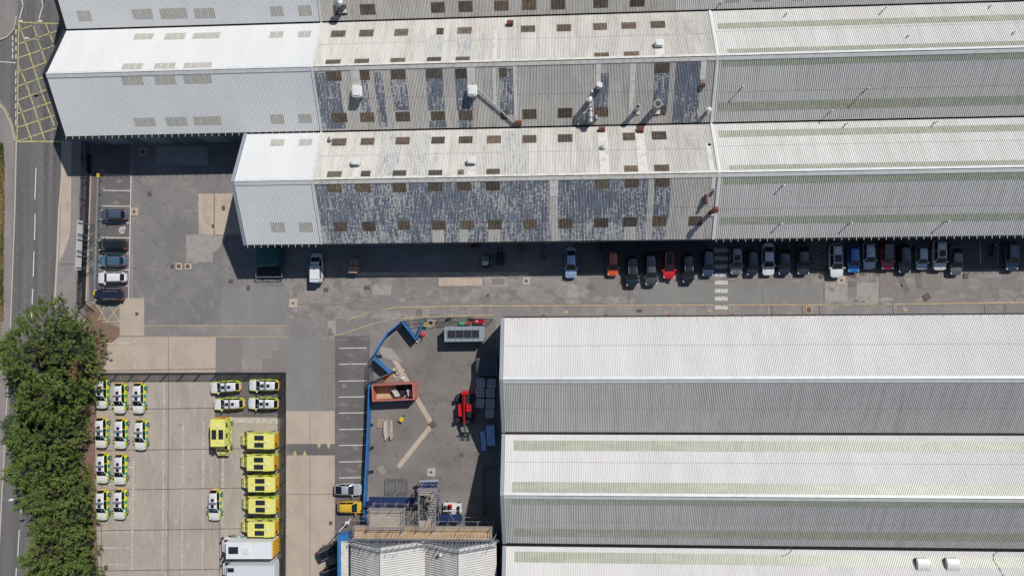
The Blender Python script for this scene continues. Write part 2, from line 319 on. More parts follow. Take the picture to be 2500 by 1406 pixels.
kerbed('pavement', ((153, 300), (210, 300), (213, 430), (209, 560), (203, 700), (200, 745), (190, 900), (131, 900), (134, 740), (139, 620), (146, 500), (153, 400)), m_pave)
kerbed('pavement', ((-300, -60), (42, -60), (40, 40), (33, 72), (15, 92), (-10, 102), (-300, 112)), m_pave)
kerbed('pavement', ((-300, 243), (-20, 238), (8, 262), (27, 300), (36, 345), (34, 520), (28, 700), (20, 900), (9, 1100), (-9, 1420), (-300, 1420)), m_pave)
# kerb stones as a pale edging on the footways
g = MB()
for pts, wd in ((((153, 345), (151, 430), (144, 520), (139, 640), (132, 760)), .3), (((40, 345), (36, 520), (29, 700), (21, 900), (10, 1100), (-5, 1400)), .22),
                (((-20, 241), (8, 265), (27, 303), (37, 345)), .22), (((40, 40), (34, 72), (16, 91), (-10, 101)), .22)):
    line(g, pts, wd, .150)
struct('kerb', g, m_kerb)
g = MB(); area(g, ((154, 405), (174, 412), (172, 560), (168, 578), (150, 628), (144, 640), (149, 500)), .126); area(g, ((156, 345), (173, 345), (174, 410), (155, 404)), .126)
struct('paving_strip', g, m_tan)
g = MB(); line(g, ((174, 345), (173, 440), (171, 560), (168, 580), (151, 630)), .12, .170); line(g, ((148, 645), (187, 645)), .06, .170, 1)
struct('paving_edge', g, [m_kerb, m_joint])
g = MB(); area(g, ((-300, 330), (4, 345), (12, 400), (11, 520), (10, 740), (4, 790), (-60, 1420), (-300, 1420)), .130); struct('verge', g, m_drygrass)
# tarmac areas
g = MB(); area(g, ((325, 345), (570, 345), (560, 470), (585, 600), (700, 700), (700, 792), (356, 792), (325, 740)), Z1); struct('cracked_tarmac', g, m_tarmac_c)
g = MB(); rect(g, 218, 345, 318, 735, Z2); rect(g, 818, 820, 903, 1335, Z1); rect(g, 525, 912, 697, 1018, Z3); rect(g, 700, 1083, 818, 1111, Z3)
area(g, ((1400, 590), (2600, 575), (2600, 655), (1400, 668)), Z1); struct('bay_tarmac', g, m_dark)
g = MB(); rect(g, 700, 826, 784, 1003, Z1); rect(g, 540, 700, 700, 790, Z2); rect(g, 1560, 690, 1860, 740, Z3); rect(g, 1600+260, 690, 2010, 738, Z3); struct('cool_tarmac', g, m_cool)
g = MB(); rect(g, 700, 678, 2600, 742, Z2); rect(g, 700, 745, 1205, 778, Z1); struct('worn_tarmac', g, m_tarmac_w)
g = MB(); area(g, ((895, 1000), (905, 935), (925, 860), (985, 785), (1210, 780), (1216, 1330), (890, 1330)), Z2); struct('work_yard', g, m_yard)
g = MB(); rect(g, 232, 912, 697, 1460, Z2); struct('concrete_yard', g, m_conc)
g = MB(); rect(g, 250, 822, 527, 909, Z1); rect(g, 292, 728, 352, 820, Z4); rect(g, 699, 1003, 817, 1083, Z2); rect(g, 699, 1111, 817, 1460, Z2); struct('concrete_lane', g, m_conc2)
JIT[0] = .9
g = MB(); rect(g, 485, 473, 600, 573, Z3); rect(g, 1071, 678, 1178, 698, Z5); rect(g, 870, 664, 1290, 675, Z5)
line(g, ((957, 868), (1053, 1033)), .75, Z4); line(g, ((1052, 1040), (972, 1140)), .7, Z5)
for x, y, s in ((716, 740, 20), (1285, 686, 18), (437, 650, 16), (459, 650, 16), (349, 371, 20), (2054, 684, 20), (1014, 780, 0), (328, 517, 19), (1053, 1152, 20), (495, 525, 0)):
    if s: rect(g, x - s / 2, y - s / 2, x + s / 2, y + s / 2, Z5 + .002)
rect(g, 498, 518, 513, 532, Z5); rect(g, 382, 357, 507, 402, Z3); struct('concrete_patch', g, m_tan)
g = MB()
for r in ((384, 358, 506, 403),): rect(g, *r, Z4)
for r in ((910, 695, 955, 720), (1386, 695, 1410, 726), (1182, 676, 1240, 700), (455, 573, 520, 640), (1000, 775, 1010, 800), (2013, 690, 2070, 735), (2090, 690, 2145, 740), (2150, 726, 2180, 735), (620, 1020, 690, 1030), (800, 782, 820, 820)): rect(g, *r, Z3)
area(g, ((487, 575), (556, 575), (532, 610), (475, 645), (452, 623)), Z4); area(g, ((925, 845), (955, 850), (985, 885), (960, 880), (930, 870)), Z4); struct('light_patch', g, m_patch_l)
g = MB()
for r in ((1035, 680, 1070, 700), (1440, 675, 1536, 720), (1200, 680, 1232, 695), (2072, 660, 2092, 724), (2148, 660, 2188, 725), (2250, 640, 2300, 705), (664, 856, 700, 884), (785, 830, 816, 910), (785, 912, 816, 1000), (784, 800, 810, 820), (1015, 755, 1032, 772), (527, 825, 590, 908), (808, 727, 835, 737), (2420, 690, 2500, 705), (1800, 680, 1850, 700), (640, 875, 700, 905), (1750, 690, 1790, 720)):
    rect(g, *r, Z3)
struct('tarmac_patch', g, m_patch_m)
g = MB()
for r in ((1435, 693, 1455, 708), (2100, 655, 2116, 672), (2134, 658, 2148, 674), (2072, 688, 2090, 700), (2085, 731, 2095, 737), (2103, 733, 2112, 738), (1015, 757, 1030, 770), (1050, 766, 1075, 772)): rect(g, *r, Z4)
area(g, ((802, 805), (824, 822), (803, 823)), Z4); area(g, ((2180, 655), (2200, 665), (2222, 708), (2212, 718), (2195, 690)), Z3); area(g, ((2236, 662), (2302, 665), (2290, 706), (2236, 704)), Z3); struct('dark_patch', g, m_patch_d)
JIT[0] = 1.3
g = MB()
for _ in range(46):     # oil and tyre stains
    x, y = rnd.choice([(rnd.uniform(720, 2480), rnd.uniform(690, 738)), (rnd.uniform(240, 310), rnd.uniform(440, 720)), (rnd.uniform(830, 890), rnd.uniform(840, 1180)), (rnd.uniform(920, 1140), rnd.uniform(860, 1140)), (rnd.uniform(340, 690), rnd.uniform(590, 790))]); r = rnd.uniform(3, 9)
    area(g, [(x + r * rnd.uniform(.6, 1.2) * cos(a * .7), y + r * .7 * rnd.uniform(.5, 1.2) * sin(a * .7)) for a in range(9)], Z3)
struct('stain', g, m_patch_m)
JIT[0] = 0
# joints of the concrete
g = MB()
for x in (248, 411, 537): line(g, ((x, 910 if x != 248 else 1180), (x - 1, 1460)), .09, Z4)
for y in (997, 1097, 1193, 1292, 1390): line(g, ((232, y + 3), (697, y - 4)), .09, Z4)
line(g, ((411, 822), (411, 909)), .07, Z4); line(g, ((250, 905), (527, 900)), .07, Z4); line(g, ((757, 1003), (757, 1460)), .05, Z4); line(g, ((699, 1206), (817, 1206)), .05, Z4)
line(g, ((523, 473), (523, 573)), .12, Z5); line(g, ((1535, 683), (1535, 742)), .06, Z4); line(g, ((2012, 690), (2012, 738)), .08, Z4); line(g, ((1860, 700), (1862, 742)), .04, Z4)
for x in (1884, 2000, 2180, 2404, 2453, 1958): line(g, ((x, 745), (x + 2, 768)), .05, Z4)
line(g, ((1205, 745), (1205, 768)), .06, Z4); struct('joint', g, m_joint)
g = MB()
for x in (400, 447, 497, 545): line(g, ((x, 1030 if x > 420 else 930), (x - 3, 1400)), .3, Z4)
for y in (1062, 1140, 1181, 1298, 1337, 1377): line(g, ((250, y), (325, y)), .22, Z4)
line(g, ((326, 1120), (322, 1390)), .3, Z4 + .002); line(g, ((328, 830), (328, 905)), .25, Z4); line(g, ((255, 839), (328, 839)), .3, Z5); line(g, ((530, 1024), (690, 1028)), .8, Z5)
struct('faded_line', g, m_joint_l)
# markings
g = MB()
line(g, ((88, 410), (85, 487)), .14, Z2); line(g, ((86, 522), (84, 586)), .14, Z2); line(g, ((83, 614), (81, 675)), .14, Z2); line(g, ((80, 705), (77, 775)), .14, Z2)
for a, b in ((1186, 1254), (1292, 1359), (1386, 1450)): line(g, ((55 - (a - 1186) * .075, a), (51 - (a - 1186) * .075, b)), .14, Z2)
for x in (50, 98): line(g, ((x + 4 - (52 - 48), -20), (x + 6, 14)), .14, Z2); line(g, ((x + 6, 16), (x - 3, 47)), .14, Z2); rect(g, x - 5, 50, x + 5, 54, Z2)
for k in range(4): line(g, ((31, 88 + k * 15), (31, 99 + k * 15)), .16, Z3); line(g, ((39, 73 + k * 20), (39, 84 + k * 20)), .16, Z3)
for k in range(7): line(g, ((39, 172 + k * 20), (38, 186 + k * 20)), .13, Z3)
line(g, ((-20, 150), (39, 154)), .12, Z3)
struct('road_marking', g, m_wpaint)
g = MB()
X0, Y0, Y1 = 43.5, 55, 346
line(g, ((X0 + 2, Y0), (150, 59)), .22, Z3); line(g, ((X0, Y1), (150, 346)), .25, Z3); line(g, ((X0 + 2, Y0), (X0 - 2, Y1)), .2, Z3)
for (a, b, c, d) in ((45, 76, 84, 60), (45, 108, 140, 76), (45, 142, 130, 113), (45, 177, 110, 154), (45, 211, 104, 190), (44, 245, 112, 220), (43, 278, 125, 250), (42, 312, 133, 282), (44, 345, 138, 313),
                     (46, 62, 110, 345), (80, 60, 112, 155), (112, 60, 130, 105), (46, 155, 78, 345), (43, 250, 55, 290), (112, 240, 134, 310), (90, 95, 110, 150)):
    if (a, b) in ((46, 155),): line(g, ((45, 160), (64, 205), (92, 290), (110, 345)), .22, Z4)
    elif (a, b) == (46, 62): line(g, ((46, 60), (62, 103), (82, 165), (104, 232), (133, 308)), .22, Z4)
    elif (a, b) == (43, 250): line(g, ((44, 250), (60, 294), (78, 345)), .22, Z4)
    elif (a, b) in ((112, 240), (90, 95)): pass
    else: line(g, ((a, b), (c, d)), .2, Z4)
line(g, ((-10, 236), (12, 262), (30, 300), (40, 340)), .12, .09); line(g, ((-10, 242), (10, 266), (27, 303), (37, 340)), .12, .09); struct('yellow_box_marking', g, m_ybox)
g = MB()
line(g, ((320, 427), (314, 738)), .11, Z3)
for y, x0 in ((427, 254), (465, 251), (503, 250), (543, 249), (580, 247), (618, 246), (658, 244), (697, 243)): line(g, ((x0, y), (319 - (y - 427) * .015, y + 1)), .11, Z4)
for k, y in enumerate((850, 889, 930, 969, 1008, 1048, 1087, 1127, 1166, 1207)): line(g, ((828, y), (895, y - 1)), .11, Z3)
line(g, ((2393, 590), (2394, 646)), .09, Z3); line(g, ((2436, 592), (2436, 646)), .06, Z3); line(g, ((2222, 590), (2223, 640)), .06, Z3)
struct('bay_line', g, m_wpaint)
g = MB()
for k in range(24):
    t = 2 * pi * k / 24; t2 = 2 * pi * (k + 1) / 24
    if k in (22, 23): continue
    c = W(298, 562, Z3)
    for r0, r1 in ((.42, .52),):
        g.quad(c + Vector((r0 * cos(t), r0 * sin(t), 0)), c + Vector((r1 * cos(t), r1 * sin(t), 0)), c + Vector((r1 * cos(t2), r1 * sin(t2), 0)), c + Vector((r0 * cos(t2), r0 * sin(t2), 0)))
line(g, ((296, 556), (295, 562), (298, 567)), .13, Z4); line(g, ((301, 556), (299, 561), (302, 566)), .1, Z4); line(g, ((302, 553), (307, 558)), .12, Z4)
struct('charging_bay_symbol', g, m_wpaint)
g = MB()
for y in (611, 631, 651, 671, 690, 710, 729, 751): rect(g, 1745 if y > 660 else 1744, y - 5, 1777, y + 5, Z4)
struct('zebra_crossing', g, m_wpaint_w)
g = MB()
line(g, ((353, 795), (703, 795)), .1, Z3); line(g, ((353, 822), (703, 823)), .1, Z3); line(g, ((803, 823), (832, 816), (890, 797), (944, 782)), .13, Z5); line(g, ((846, 783), (880, 770), (913, 760)), .11, Z5)
line(g, ((933, 757), (960, 751), (1100, 748), (1400, 746), (1744, 745)), .15, Z5); line(g, ((1779, 745), (2020, 744)), .15, Z5); line(g, ((2036, 744), (2080, 744)), .12, Z5); line(g, ((2088, 743), (2142, 743)), .12, Z5); line(g, ((2155, 743), (2175, 743)), .12, Z5); line(g, ((2181, 743), (2600, 737)), .15, Z5)
line(g, ((957, 779), (1010, 774), (1207, 768)), .13, Z5); line(g, ((1780, 745), (1780, 770)), .1, Z5 + .002); line(g, ((1875, 745), (1875, 768)), .1, Z5 + .002); line(g, ((1875, 720), (1875, 745)), .05, Z5 + .002)
for x, y, s in ((1382, 761, 1), (1731, 759, -1), (2209, 756, -1)):
    for dx in (0, 5):
        line(g, ((x - s * (5 - dx), y - 4), (x + s * dx, y), (x - s * (5 - dx), y + 4)), .13, Z5)
    line(g, ((x - s * 7, y), (x + s * 5, y)), .09, Z5 + .002)
line(g, ((225, 737), (262, 737)), .13, Z4); line(g, ((232, 739), (262, 785)), .13, Z4); line(g, ((256, 745), (240, 782)), .13, Z5); line(g, ((264, 743), (292, 786)), .13, Z4); line(g, ((292, 745), (262, 785)), .13, Z5)
line(g, ((248, 786), (292, 786)), .13, Z5); line(g, ((296, 743), (352, 795)), .06, Z5); line(g, ((292, 786), (352, 820)), .13, Z5); line(g, ((245, 777), (256, 781)), .09, Z5); line(g, ((249, 772), (258, 782)), .09, Z5)
rect(g, 1968, 747, 1983, 749, Z5); rect(g, 1968, 762, 1983, 764, Z5); rect(g, 1968, 749, 1970, 762, Z5); rect(g, 1981, 749, 1983, 762, Z5)
line(g, ((2014, 585), (2015, 650)), .09, Z4); line(g, ((1983, 585), (1983, 600)), .08, Z4)
for k in range(7): line(g, ((1982, 592 + k * 11), (2014, 602 + k * 11)), .07, Z5)
struct('yellow_line', g, m_ypaint)
g = MB()
for x, y, s in ((720, 1100, -1), (744, 1100, -1)): area(g, ((x - 5, 1111), (x + 5, 1111), (x, 1098)), Z5)
for x in (779, 802): area(g, ((x - 6, 1082), (x + 6, 1082), (x, 1096)), Z5)
struct('ramp_triangle', g, m_ypaint)
g = MB(); area(g, ((208, 755), (232, 740), (262, 790), (292, 800), (292, 820), (262, 845), (250, 912), (215, 912)), Z4); area(g, ((213, 980), (236, 985), (232, 1100), (236, 1300), (244, 1460), (205, 1460)), Z4 + .001)
area(g, ((150, 900), (235, 905), (225, 1460), (60, 1460), (110, 1000)), Z3 + .001); struct('soil', g, m_soil)
# gravel litter: crumbs along the soil strip and yard edges
def scatter(name, polys, n, s0, s1, m, zz=.03, leafy=False):
    mb = MB()
    for poly in polys:
        xs = [p[0] for p in poly]; ys = [p[1] for p in poly]
        for _ in range(n // len(polys)):
            x = rnd.uniform(min(xs), max(xs)); y = rnd.uniform(min(ys), max(ys)); c = W(x, y, zz); s = rnd.uniform(s0, s1); a = rnd.uniform(0, 6.3)
            if leafy:
                for q in range(5):
                    a2 = a + q * 1.26; d = Vector((cos(a2), sin(a2), 0)) * s; t = Vector((0, 0, s * rnd.uniform(.5, 1.3))); e = Vector((-sin(a2), cos(a2), 0)) * s * .16
                    mb.poly((c - e, c + e, c + d + t))
            else: mb.cyl(c, c + Vector((0, 0, s * .7)), s, s * .5, 5)
    o = mb.build(name, m); o['kind'] = 'stuff'; o['label'] = label_of[name]; return o
label_of = {'dry_grass': 'dry yellow and green grass along the far left roadside verge', 'weeds': 'low weeds growing along the soil strip beside the hedge trees'}
m_grass = mat('dry_grass', (.33, .25, .11), .9, 0, [((.3, .1, .1), (.08, .12, .03), .45, .55, 4)])
m_weed = mat('weed_leaf', (.12, .16, .03), .9, 0, [((.8, .8, .1), (.25, .14, .06), .5, .6, 4)])
scatter('dry_grass', [((-14, 350), (9, 560)), ((-14, 560), (8, 780))], 3000, .15, .4, m_grass, .12, True)
scatter('weeds', [((212, 1130), (228, 1406)), ((210, 1150), (226, 1380))], 1500, .12, .35, m_weed, .0, True)
# ---------------------------------------------------------------- the halls
class Slope:
    """one roof plane: runs along X, rises from the eave (t=0) to the ridge (t=1)"""
    def __init__(s, ye, yr, he, hr):
        s.ye, s.yr, s.he, s.hr = ye, yr, he, hr
        s.n = Vector((0, -(hr - he) * (1 if yr > ye else -1), abs(yr - ye))).normalized()
    def p(s, x, t, off=0.0): return Vector((x, s.ye + (s.yr - s.ye) * t, s.he + (s.hr - s.he) * t)) + s.n * off
    def px(s, a, b):
        d = CR @ Vector((a - 1250, -(b - 703), -F)); k = (s.hr - s.he) / (s.yr - s.ye)
        # z = he + k (y - ye); H + d.z u = he + k (d.y u - ye)
        u = (s.he - k * s.ye - H) / (d.z - k * d.y); q = d * u; return q.x, (q.y - s.ye) / (s.yr - s.ye)
def sheet(mb, sl, x0, x1, t0, t1, pitch, depth, kind, off=0.0, m=0, ends=True):
    """a real corrugated / ribbed sheet on the slope"""
    prof = ((0, 0), (.18, 0), (.30, 1), (.70, 1), (.82, 0)) if kind == 'rib' else ((0, 0), (.17, .25), (.33, .85), (.5, 1), (.67, .85), (.83, .25))
    k0 = math.floor(x0 / pitch); pts = [(x0, None)]; k = k0
    while k * pitch < x1:
        for f, h in prof:
            x = (k + f) * pitch
            if x0 < x < x1: pts.append((x, h))
        k += 1
    pts.append((x1, None)); q = []
    for x, h in pts:
        if h is None:
            f = (x / pitch) % 1; pr = list(prof) + [(1, 0)]; h = next(a[1] + (b[1] - a[1]) * (f - a[0]) / (b[0] - a[0]) for a, b in zip(pr, pr[1:]) if a[0] <= f <= b[0] + 1e-9)
        q.append((x, h * depth))
    n = len(mb.v)
    for x, h in q: mb.v.append(tuple(sl.p(x, t0, off + h))); mb.v.append(tuple(sl.p(x, t1, off + h)))
    up = sl.yr > sl.ye
    for i in range(len(q) - 1):
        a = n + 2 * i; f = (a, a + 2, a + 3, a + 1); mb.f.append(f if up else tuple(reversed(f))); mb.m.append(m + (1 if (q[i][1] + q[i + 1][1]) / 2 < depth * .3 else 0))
def smooth(mb, sl, x0, x1, t0, t1, off=.09, th=.03, m=0):
    A = [sl.p(x0, t0, off), sl.p(x1, t0, off), sl.p(x1, t1, off), sl.p(x0, t1, off)]; B = [sl.p(x0, t0, off - th), sl.p(x1, t0, off - th), sl.p(x1, t1, off - th), sl.p(x0, t1, off - th)]
    n = len(mb.v); mb.v += [tuple(v) for v in B + A]
    for f in ((0, 3, 2, 1), (4, 5, 6, 7), (0, 1, 5, 4), (1, 2, 6, 5), (2, 3, 7, 6), (3, 0, 4, 7)):
        mb.f.append(tuple(n + i for i in f)); mb.m.append(m)
GRN = {'white': m_gr_w, 'old': m_gr_n, 'east': m_gr_en, 'south': m_gr_en}  # north slopes, sunlit: groove shade painted pale
GRV = {'white': m_gr_w, 'old': m_gr_old, 'east': m_gr_e, 'south': m_gr_e}  # south slopes, turned from the sun: groove shade painted darker
GR2 = {}
def grooved(m):  # darkened copy of a sheet colour, groove shade multiplied in
    if m.name not in GR2:
        g2 = m.copy(); g2.name = m.name + '_groove'; b = g2.node_tree.nodes['Principled BSDF']; mx = g2.node_tree.nodes.new('ShaderNodeMix'); mx.data_type = 'RGBA'; mx.blend_type = 'MULTIPLY'; mx.inputs[0].default_value = 1; mx.inputs[7].default_value = (.6, .6, .6, 1)
        if b.inputs['Base Color'].links: g2.node_tree.links.new(b.inputs['Base Color'].links[0].from_socket, mx.inputs[6])
        else: mx.inputs[6].default_value = b.inputs['Base Color'].default_value
        g2.node_tree.links.new(mx.outputs[2], b.inputs['Base Color']); GR2[m.name] = g2
    return GR2[m.name]
STY = {'white': (.25, .045, 'rib', m_wmetal), 'old': (.205, .085, 'sine', m_asb), 'east': (.27, .075, 'rib', m_emetal), 'south': (.235, .07, 'rib', m_smetal)}
SL = {}
def vw5(m): return m in (m_flash_b, m_blackm)
def hall(key, label, x0, x1, yS, yR, yN, he, hr, sty, nN=None, nS=None, verge_w=None, verge_e=None, brackets=0, cap=None, south_mat=None, north_mat=None):
    root = thing('warehouse_hall', label, 'warehouse', ((x0 + x1) / 2, yR, 0)); ox, oy = (x0 + x1) / 2, yR
    sS, sN = Slope(yS, yR, he, hr), Slope(yN, yR, he, hr); SL[key] = (sS, sN, root, ox, oy)
    def loc(mb, name, m, par=root, **k):
        mb.v = [(a - ox, b - oy, c) for a, b, c in mb.v]; return mb.build(name, m, par, **k)
    e = .12; mb = MB(); wS, wN = yS + .35, yN - .35
    def wz(y): return he + (hr - he) * (1 - abs(y - yR) / (yN - yR if y > yR else yR - yS)) - .12
    a, b = x0 + e, x1 - e
    mb.quad((a, wS, 0), (b, wS, 0), (b, wS, wz(wS)), (a, wS, wz(wS))); mb.quad((b, wN, 0), (a, wN, 0), (a, wN, wz(wN)), (b, wN, wz(wN)))
    mb.poly([(a, wN, 0), (a, wS, 0), (a, wS, wz(wS)), (a, yR, wz(yR)), (a, wN, wz(wN))]); mb.poly([(b, wS, 0), (b, wN, 0), (b, wN, wz(wN)), (b, yR, wz(yR)), (b, wS, wz(wS))])
    loc(mb, 'wall', m_wall)
    p, d, k, m = STY[sty]; cap = cap or (m_flash if sty != 'old' else m_flash_o)
    rs = []
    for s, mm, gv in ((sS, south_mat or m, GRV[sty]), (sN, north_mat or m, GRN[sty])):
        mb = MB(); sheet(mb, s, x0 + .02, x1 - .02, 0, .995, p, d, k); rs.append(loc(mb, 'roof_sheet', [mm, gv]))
    if sty != 'white':
        for s in (sS, sN):
            for tt in ((.5,) if sty == 'old' else (.46,)): mb = MB(); sheet(mb, s, x0 + .05, x1 - .05, tt, tt + .008, p, d, k, .004); loc(mb, 'sheet_lap', [grooved(m), GRV[sty]])
    mb = MB()
    for s in (sS, sN): smooth(mb, s, x0 + .01, x1 - .01, .945 if s is sS else .955, 1.0, d + .05)
    loc(mb, 'ridge_cap', cap)
    mb = MB()
    for y, sg in ((yS, -1), (yN, 1)):
        mb = MB(); mb.box(x0 + .05, min(y - .06 * sg, y + .20 * sg), he - .22, x1 - .05, max(y - .06 * sg, y + .20 * sg), he - .05)
        loc(mb, 'gutter', m_gut if (nN or nS) else m_blackm)
    for xx, vm, wd in ((x0, verge_w, .5 if vw5(verge_w) else .3), (x1, verge_e, -.32)):
        if vm:
            mb = MB()
            for s in (sS, sN): smooth(mb, s, min(xx, xx + wd), max(xx, xx + wd), -.005, 1.004, d + .10, .12)
            loc(mb, 'verge_trim', vm)
    if brackets:
        x = x0 + .6
        for s, sg in (((sS, -1),) if brackets == 1 else ((sN, 1),)):
            while x < x1: mb = MB(); q = s.p(x, 0, .1); mb.bar(q - Vector((0, sg * .35 if brackets == 2 else 0, 0)), q + Vector((0, sg * .4, -.03)), .05, .04); x += 1.0; loc(mb, 'gutter_strap', m_flash if brackets == 1 else m_galv_d)
    return root, rs
def rooflights(key, side, items, m, name='rooflight', off=.02, sty='old', par=None):
    sS, sN, root, ox, oy = SL[key]; s = sS if side == 'S' else sN; p, d, k, _ = STY[sty]
    for (a, b, c, e) in items:
        cx, cy = (a + c) / 2, (b + e) / 2
        X, t = s.px(cx, cy); X0 = s.px(a, cy)[0]; X1 = s.px(c, cy)[0]; tt = sorted((s.px(cx, b)[1], s.px(cx, e)[1]))
        mo = rnd.choice((m_rl_old, m_rl_old, m_rl_old2, m_rl_old3)) if m is m_rl_old else m
        mb = MB(); sheet(mb, s, X0, X1, max(tt[0], 0.0), min(tt[1], .96), p, d, k, off)
        mb.v = [(q[0] - ox, q[1] - oy, q[2]) for q in mb.v]; mb.build(name, [mo, grooved(mo)], root if par is None else par)
def flashings(key, side, items, m, name='flashing', off=.10):
    sS, sN, root, ox, oy = SL[key]; s = sS if side == 'S' else sN
    for (a, b, c, e) in items:
        cx, cy = (a + c) / 2, (b + e) / 2; X0 = s.px(a, cy)[0]; X1 = s.px(c, cy)[0]; tt = sorted((s.px(cx, b)[1], s.px(cx, e)[1]))
        mb = MB(); smooth(mb, s, X0, X1, max(tt[0], 0), min(tt[1], .985), off); mb.v = [(q[0] - ox, q[1] - oy, q[2]) for q in mb.v]; mb.build(name, m, root)
A = (6.8, 10.8); B = (6.5, 10.3)
XA, XB = -32.3, 22.7
rows = {0: (40.95, 48.9, 56.8), 1: (25.05, 32.85, 40.65), 2: (8.75, 17.15, 24.75)}
r0 = rows[0]; r1 = rows[1]; r2 = rows[2]
hall('w0', 'white metal roofed hall end at the top left, cut by the photo edge', -71.2, XA, *r0, *A, 'white', 1, 1, m_blackm, m_flash)
hall('w1', 'long white metal roofed hall end with full ridge beside the yellow road box', -71.2, XA, *r1, *A, 'white', 1, None, m_blackm, m_flash, 1)
hall('w2', 'short white metal roofed hall end with grey gable trim next to the parking yard', -43.9, XA, *r2, *A, 'white', 1, None, m_flash_b, m_flash, 1)
hall('m0', 'weathered corrugated hall with dark rooflights at the top edge of the photo', XA, 18.0, *r0, *A, 'old', 1, 1, south_mat=m_asb)
hall('m1', 'weathered corrugated hall with blue grey strips, metal flues and a long diagonal pipe', XA, XB, *r1, *A, 'old', 1, 1)
hall('m2', 'weathered corrugated hall with a mostly slate blue south slope above the shaded parking', XA, XB, *r2, *A, 'old', 1, None)
hall('e0', 'ribbed metal roofed hall at the top right corner, only its lower south slope in view', 18.0, 84, *r0, *A, 'east', 1, 1)
hall('e1', 'ribbed metal hall with green rooflight bands, its ridge nearest the top right corner', XB, 84, *r1, *A, 'east', 1, 1, m_flash)
hall('e2', 'ribbed metal roofed hall with green rooflight bands above the row of parked cars', XB, 84, *r2, *A, 'east', 1, None, m_flash, None, 1)
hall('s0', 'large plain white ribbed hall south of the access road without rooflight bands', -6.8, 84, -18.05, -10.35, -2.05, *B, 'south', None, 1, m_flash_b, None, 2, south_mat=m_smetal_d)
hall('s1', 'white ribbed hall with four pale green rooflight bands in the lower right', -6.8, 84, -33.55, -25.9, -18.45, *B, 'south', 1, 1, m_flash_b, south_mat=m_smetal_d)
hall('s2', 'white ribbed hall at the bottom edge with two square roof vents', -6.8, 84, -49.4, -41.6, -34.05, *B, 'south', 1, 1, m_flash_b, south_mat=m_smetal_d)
# pale frames + rooflights of the white halls
def grp(key, side, its):
    rooflights(key, side, its, m_rl_new, 'rooflight', .02, 'white')
    f = []
    for a, b, c, e in its:
        n = max(2, round((c - a) / 17))
        for i in range(1, n): x = a + (c - a) * i / n; f.append((x - .5, b + 1, x + .5, e - 1))
    flashings(key, side, f, m_flash, 'glazing_bar', .075)
grp('w0', 'S', [(190, 27, 222, 52), (324, 23, 373, 47), (391, 21, 457, 46), (475, 21, 525, 45), (660, 16, 692, 40), (729, 14, 760, 39)])
grp('w1', 'N', [(329, 83, 374, 97), (403, 82, 452, 97), (472, 81, 537, 95), (659, 78, 691, 93), (728, 77, 759, 92), (300, 156, 347, 170), (377, 155, 427, 170), (449, 154, 516, 169)])
grp('w1', 'S', [(297, 182, 349, 207), (377, 181, 429, 206), (448, 180, 516, 204), (328, 288, 379, 308), (406, 286, 456, 307), (473, 285, 541, 305), (661, 280, 694, 302), (729, 279, 762, 300)])
grp('w2', 'N', [(661, 341, 694, 357), (730, 340, 762, 356)])
grp('w2', 'S', [(662, 543, 695, 566), (731, 543, 764, 566)])
# slate coloured coating on the old roofs (laid on before the rooflights)
def coat(key, side, its, m): rooflights(key, side, its, m, 'coated_sheet', .008)
coat('m1', 'S', [(775, 178, 786, 315), (786, 178, 836, 315), (880, 195, 902, 285), (920, 177, 941, 310), (955, 172, 994, 270), (1042, 168, 1083, 270), (1113, 168, 1154, 270), (1219, 168, 1253, 280), (1088 - 40, 296, 1090, 312), (1118, 295, 1152, 312),
                 (1461, 180, 1485, 270), (1596, 165, 1632, 280)], m_coat)
coat('m1', 'S', [(1646, 152, 1708, 300), (1450, 215, 1461, 270)], m_coat)
coat('m1', 'N', [(1046, 85, 1079, 145), (1116, 85, 1150, 145)], m_coat_n)
coat('m2', 'S', [(775, 446, 1340, 548), (1362, 437, 1580, 545), (1596, 440, 1635, 535)], m_coat)
coat('m2', 'S', [(780, 549, 1345, 597), (1366, 546, 1575, 592), (1592, 536, 1628, 592)], m_coat_l)
coat('m2', 'N', [(925, 325, 975, 440), (1005, 325, 1048, 440), (1225, 320, 1290, 435)], m_coat_n)
rooflights('m2', 'S', [(1055, 560, 1085, 596), (1124, 560, 1142, 596), (1193, 560, 1222, 596), (1345, 440, 1362, 590), (1580, 437, 1594, 590), (1524, 552, 1553, 592)], m_asb, 'plain_sheet', .014)
DK = [(886, -12, 918, 36), (1052, 6, 1086, 32), (1120, 3, 1154, 30), (1206, 2, 1241, 27), (1275, -2, 1310, 25), (1345, -3, 1380, 24), (1449, -5, 1485, 20), (1538, -8, 1574, 17), (814, 12, 847, 38)]
rooflights('m0', 'S', [(880, 11, 916, 37)] + DK[1:], m_rl_old)
rooflights('m1', 'N', [(809, 76, 844, 92), (877, 74, 912, 91), (963, 72, 997, 89), (1066, 70, 1083, 86), (1117, 68, 1152, 84), (795, 147, 831, 164), (865, 145, 901, 162), (953, 143, 989, 160), (1042, 141, 1077, 158), (1112, 140, 1147, 157),
                       (1272, 64, 1307, 80), (1359, 61, 1394, 78), (1448, 58, 1482, 75), (1517, 56, 1553, 72), (1588, 53, 1624, 70), (1451, 130, 1487, 147), (1523, 127, 1560, 144)], m_rl_old)
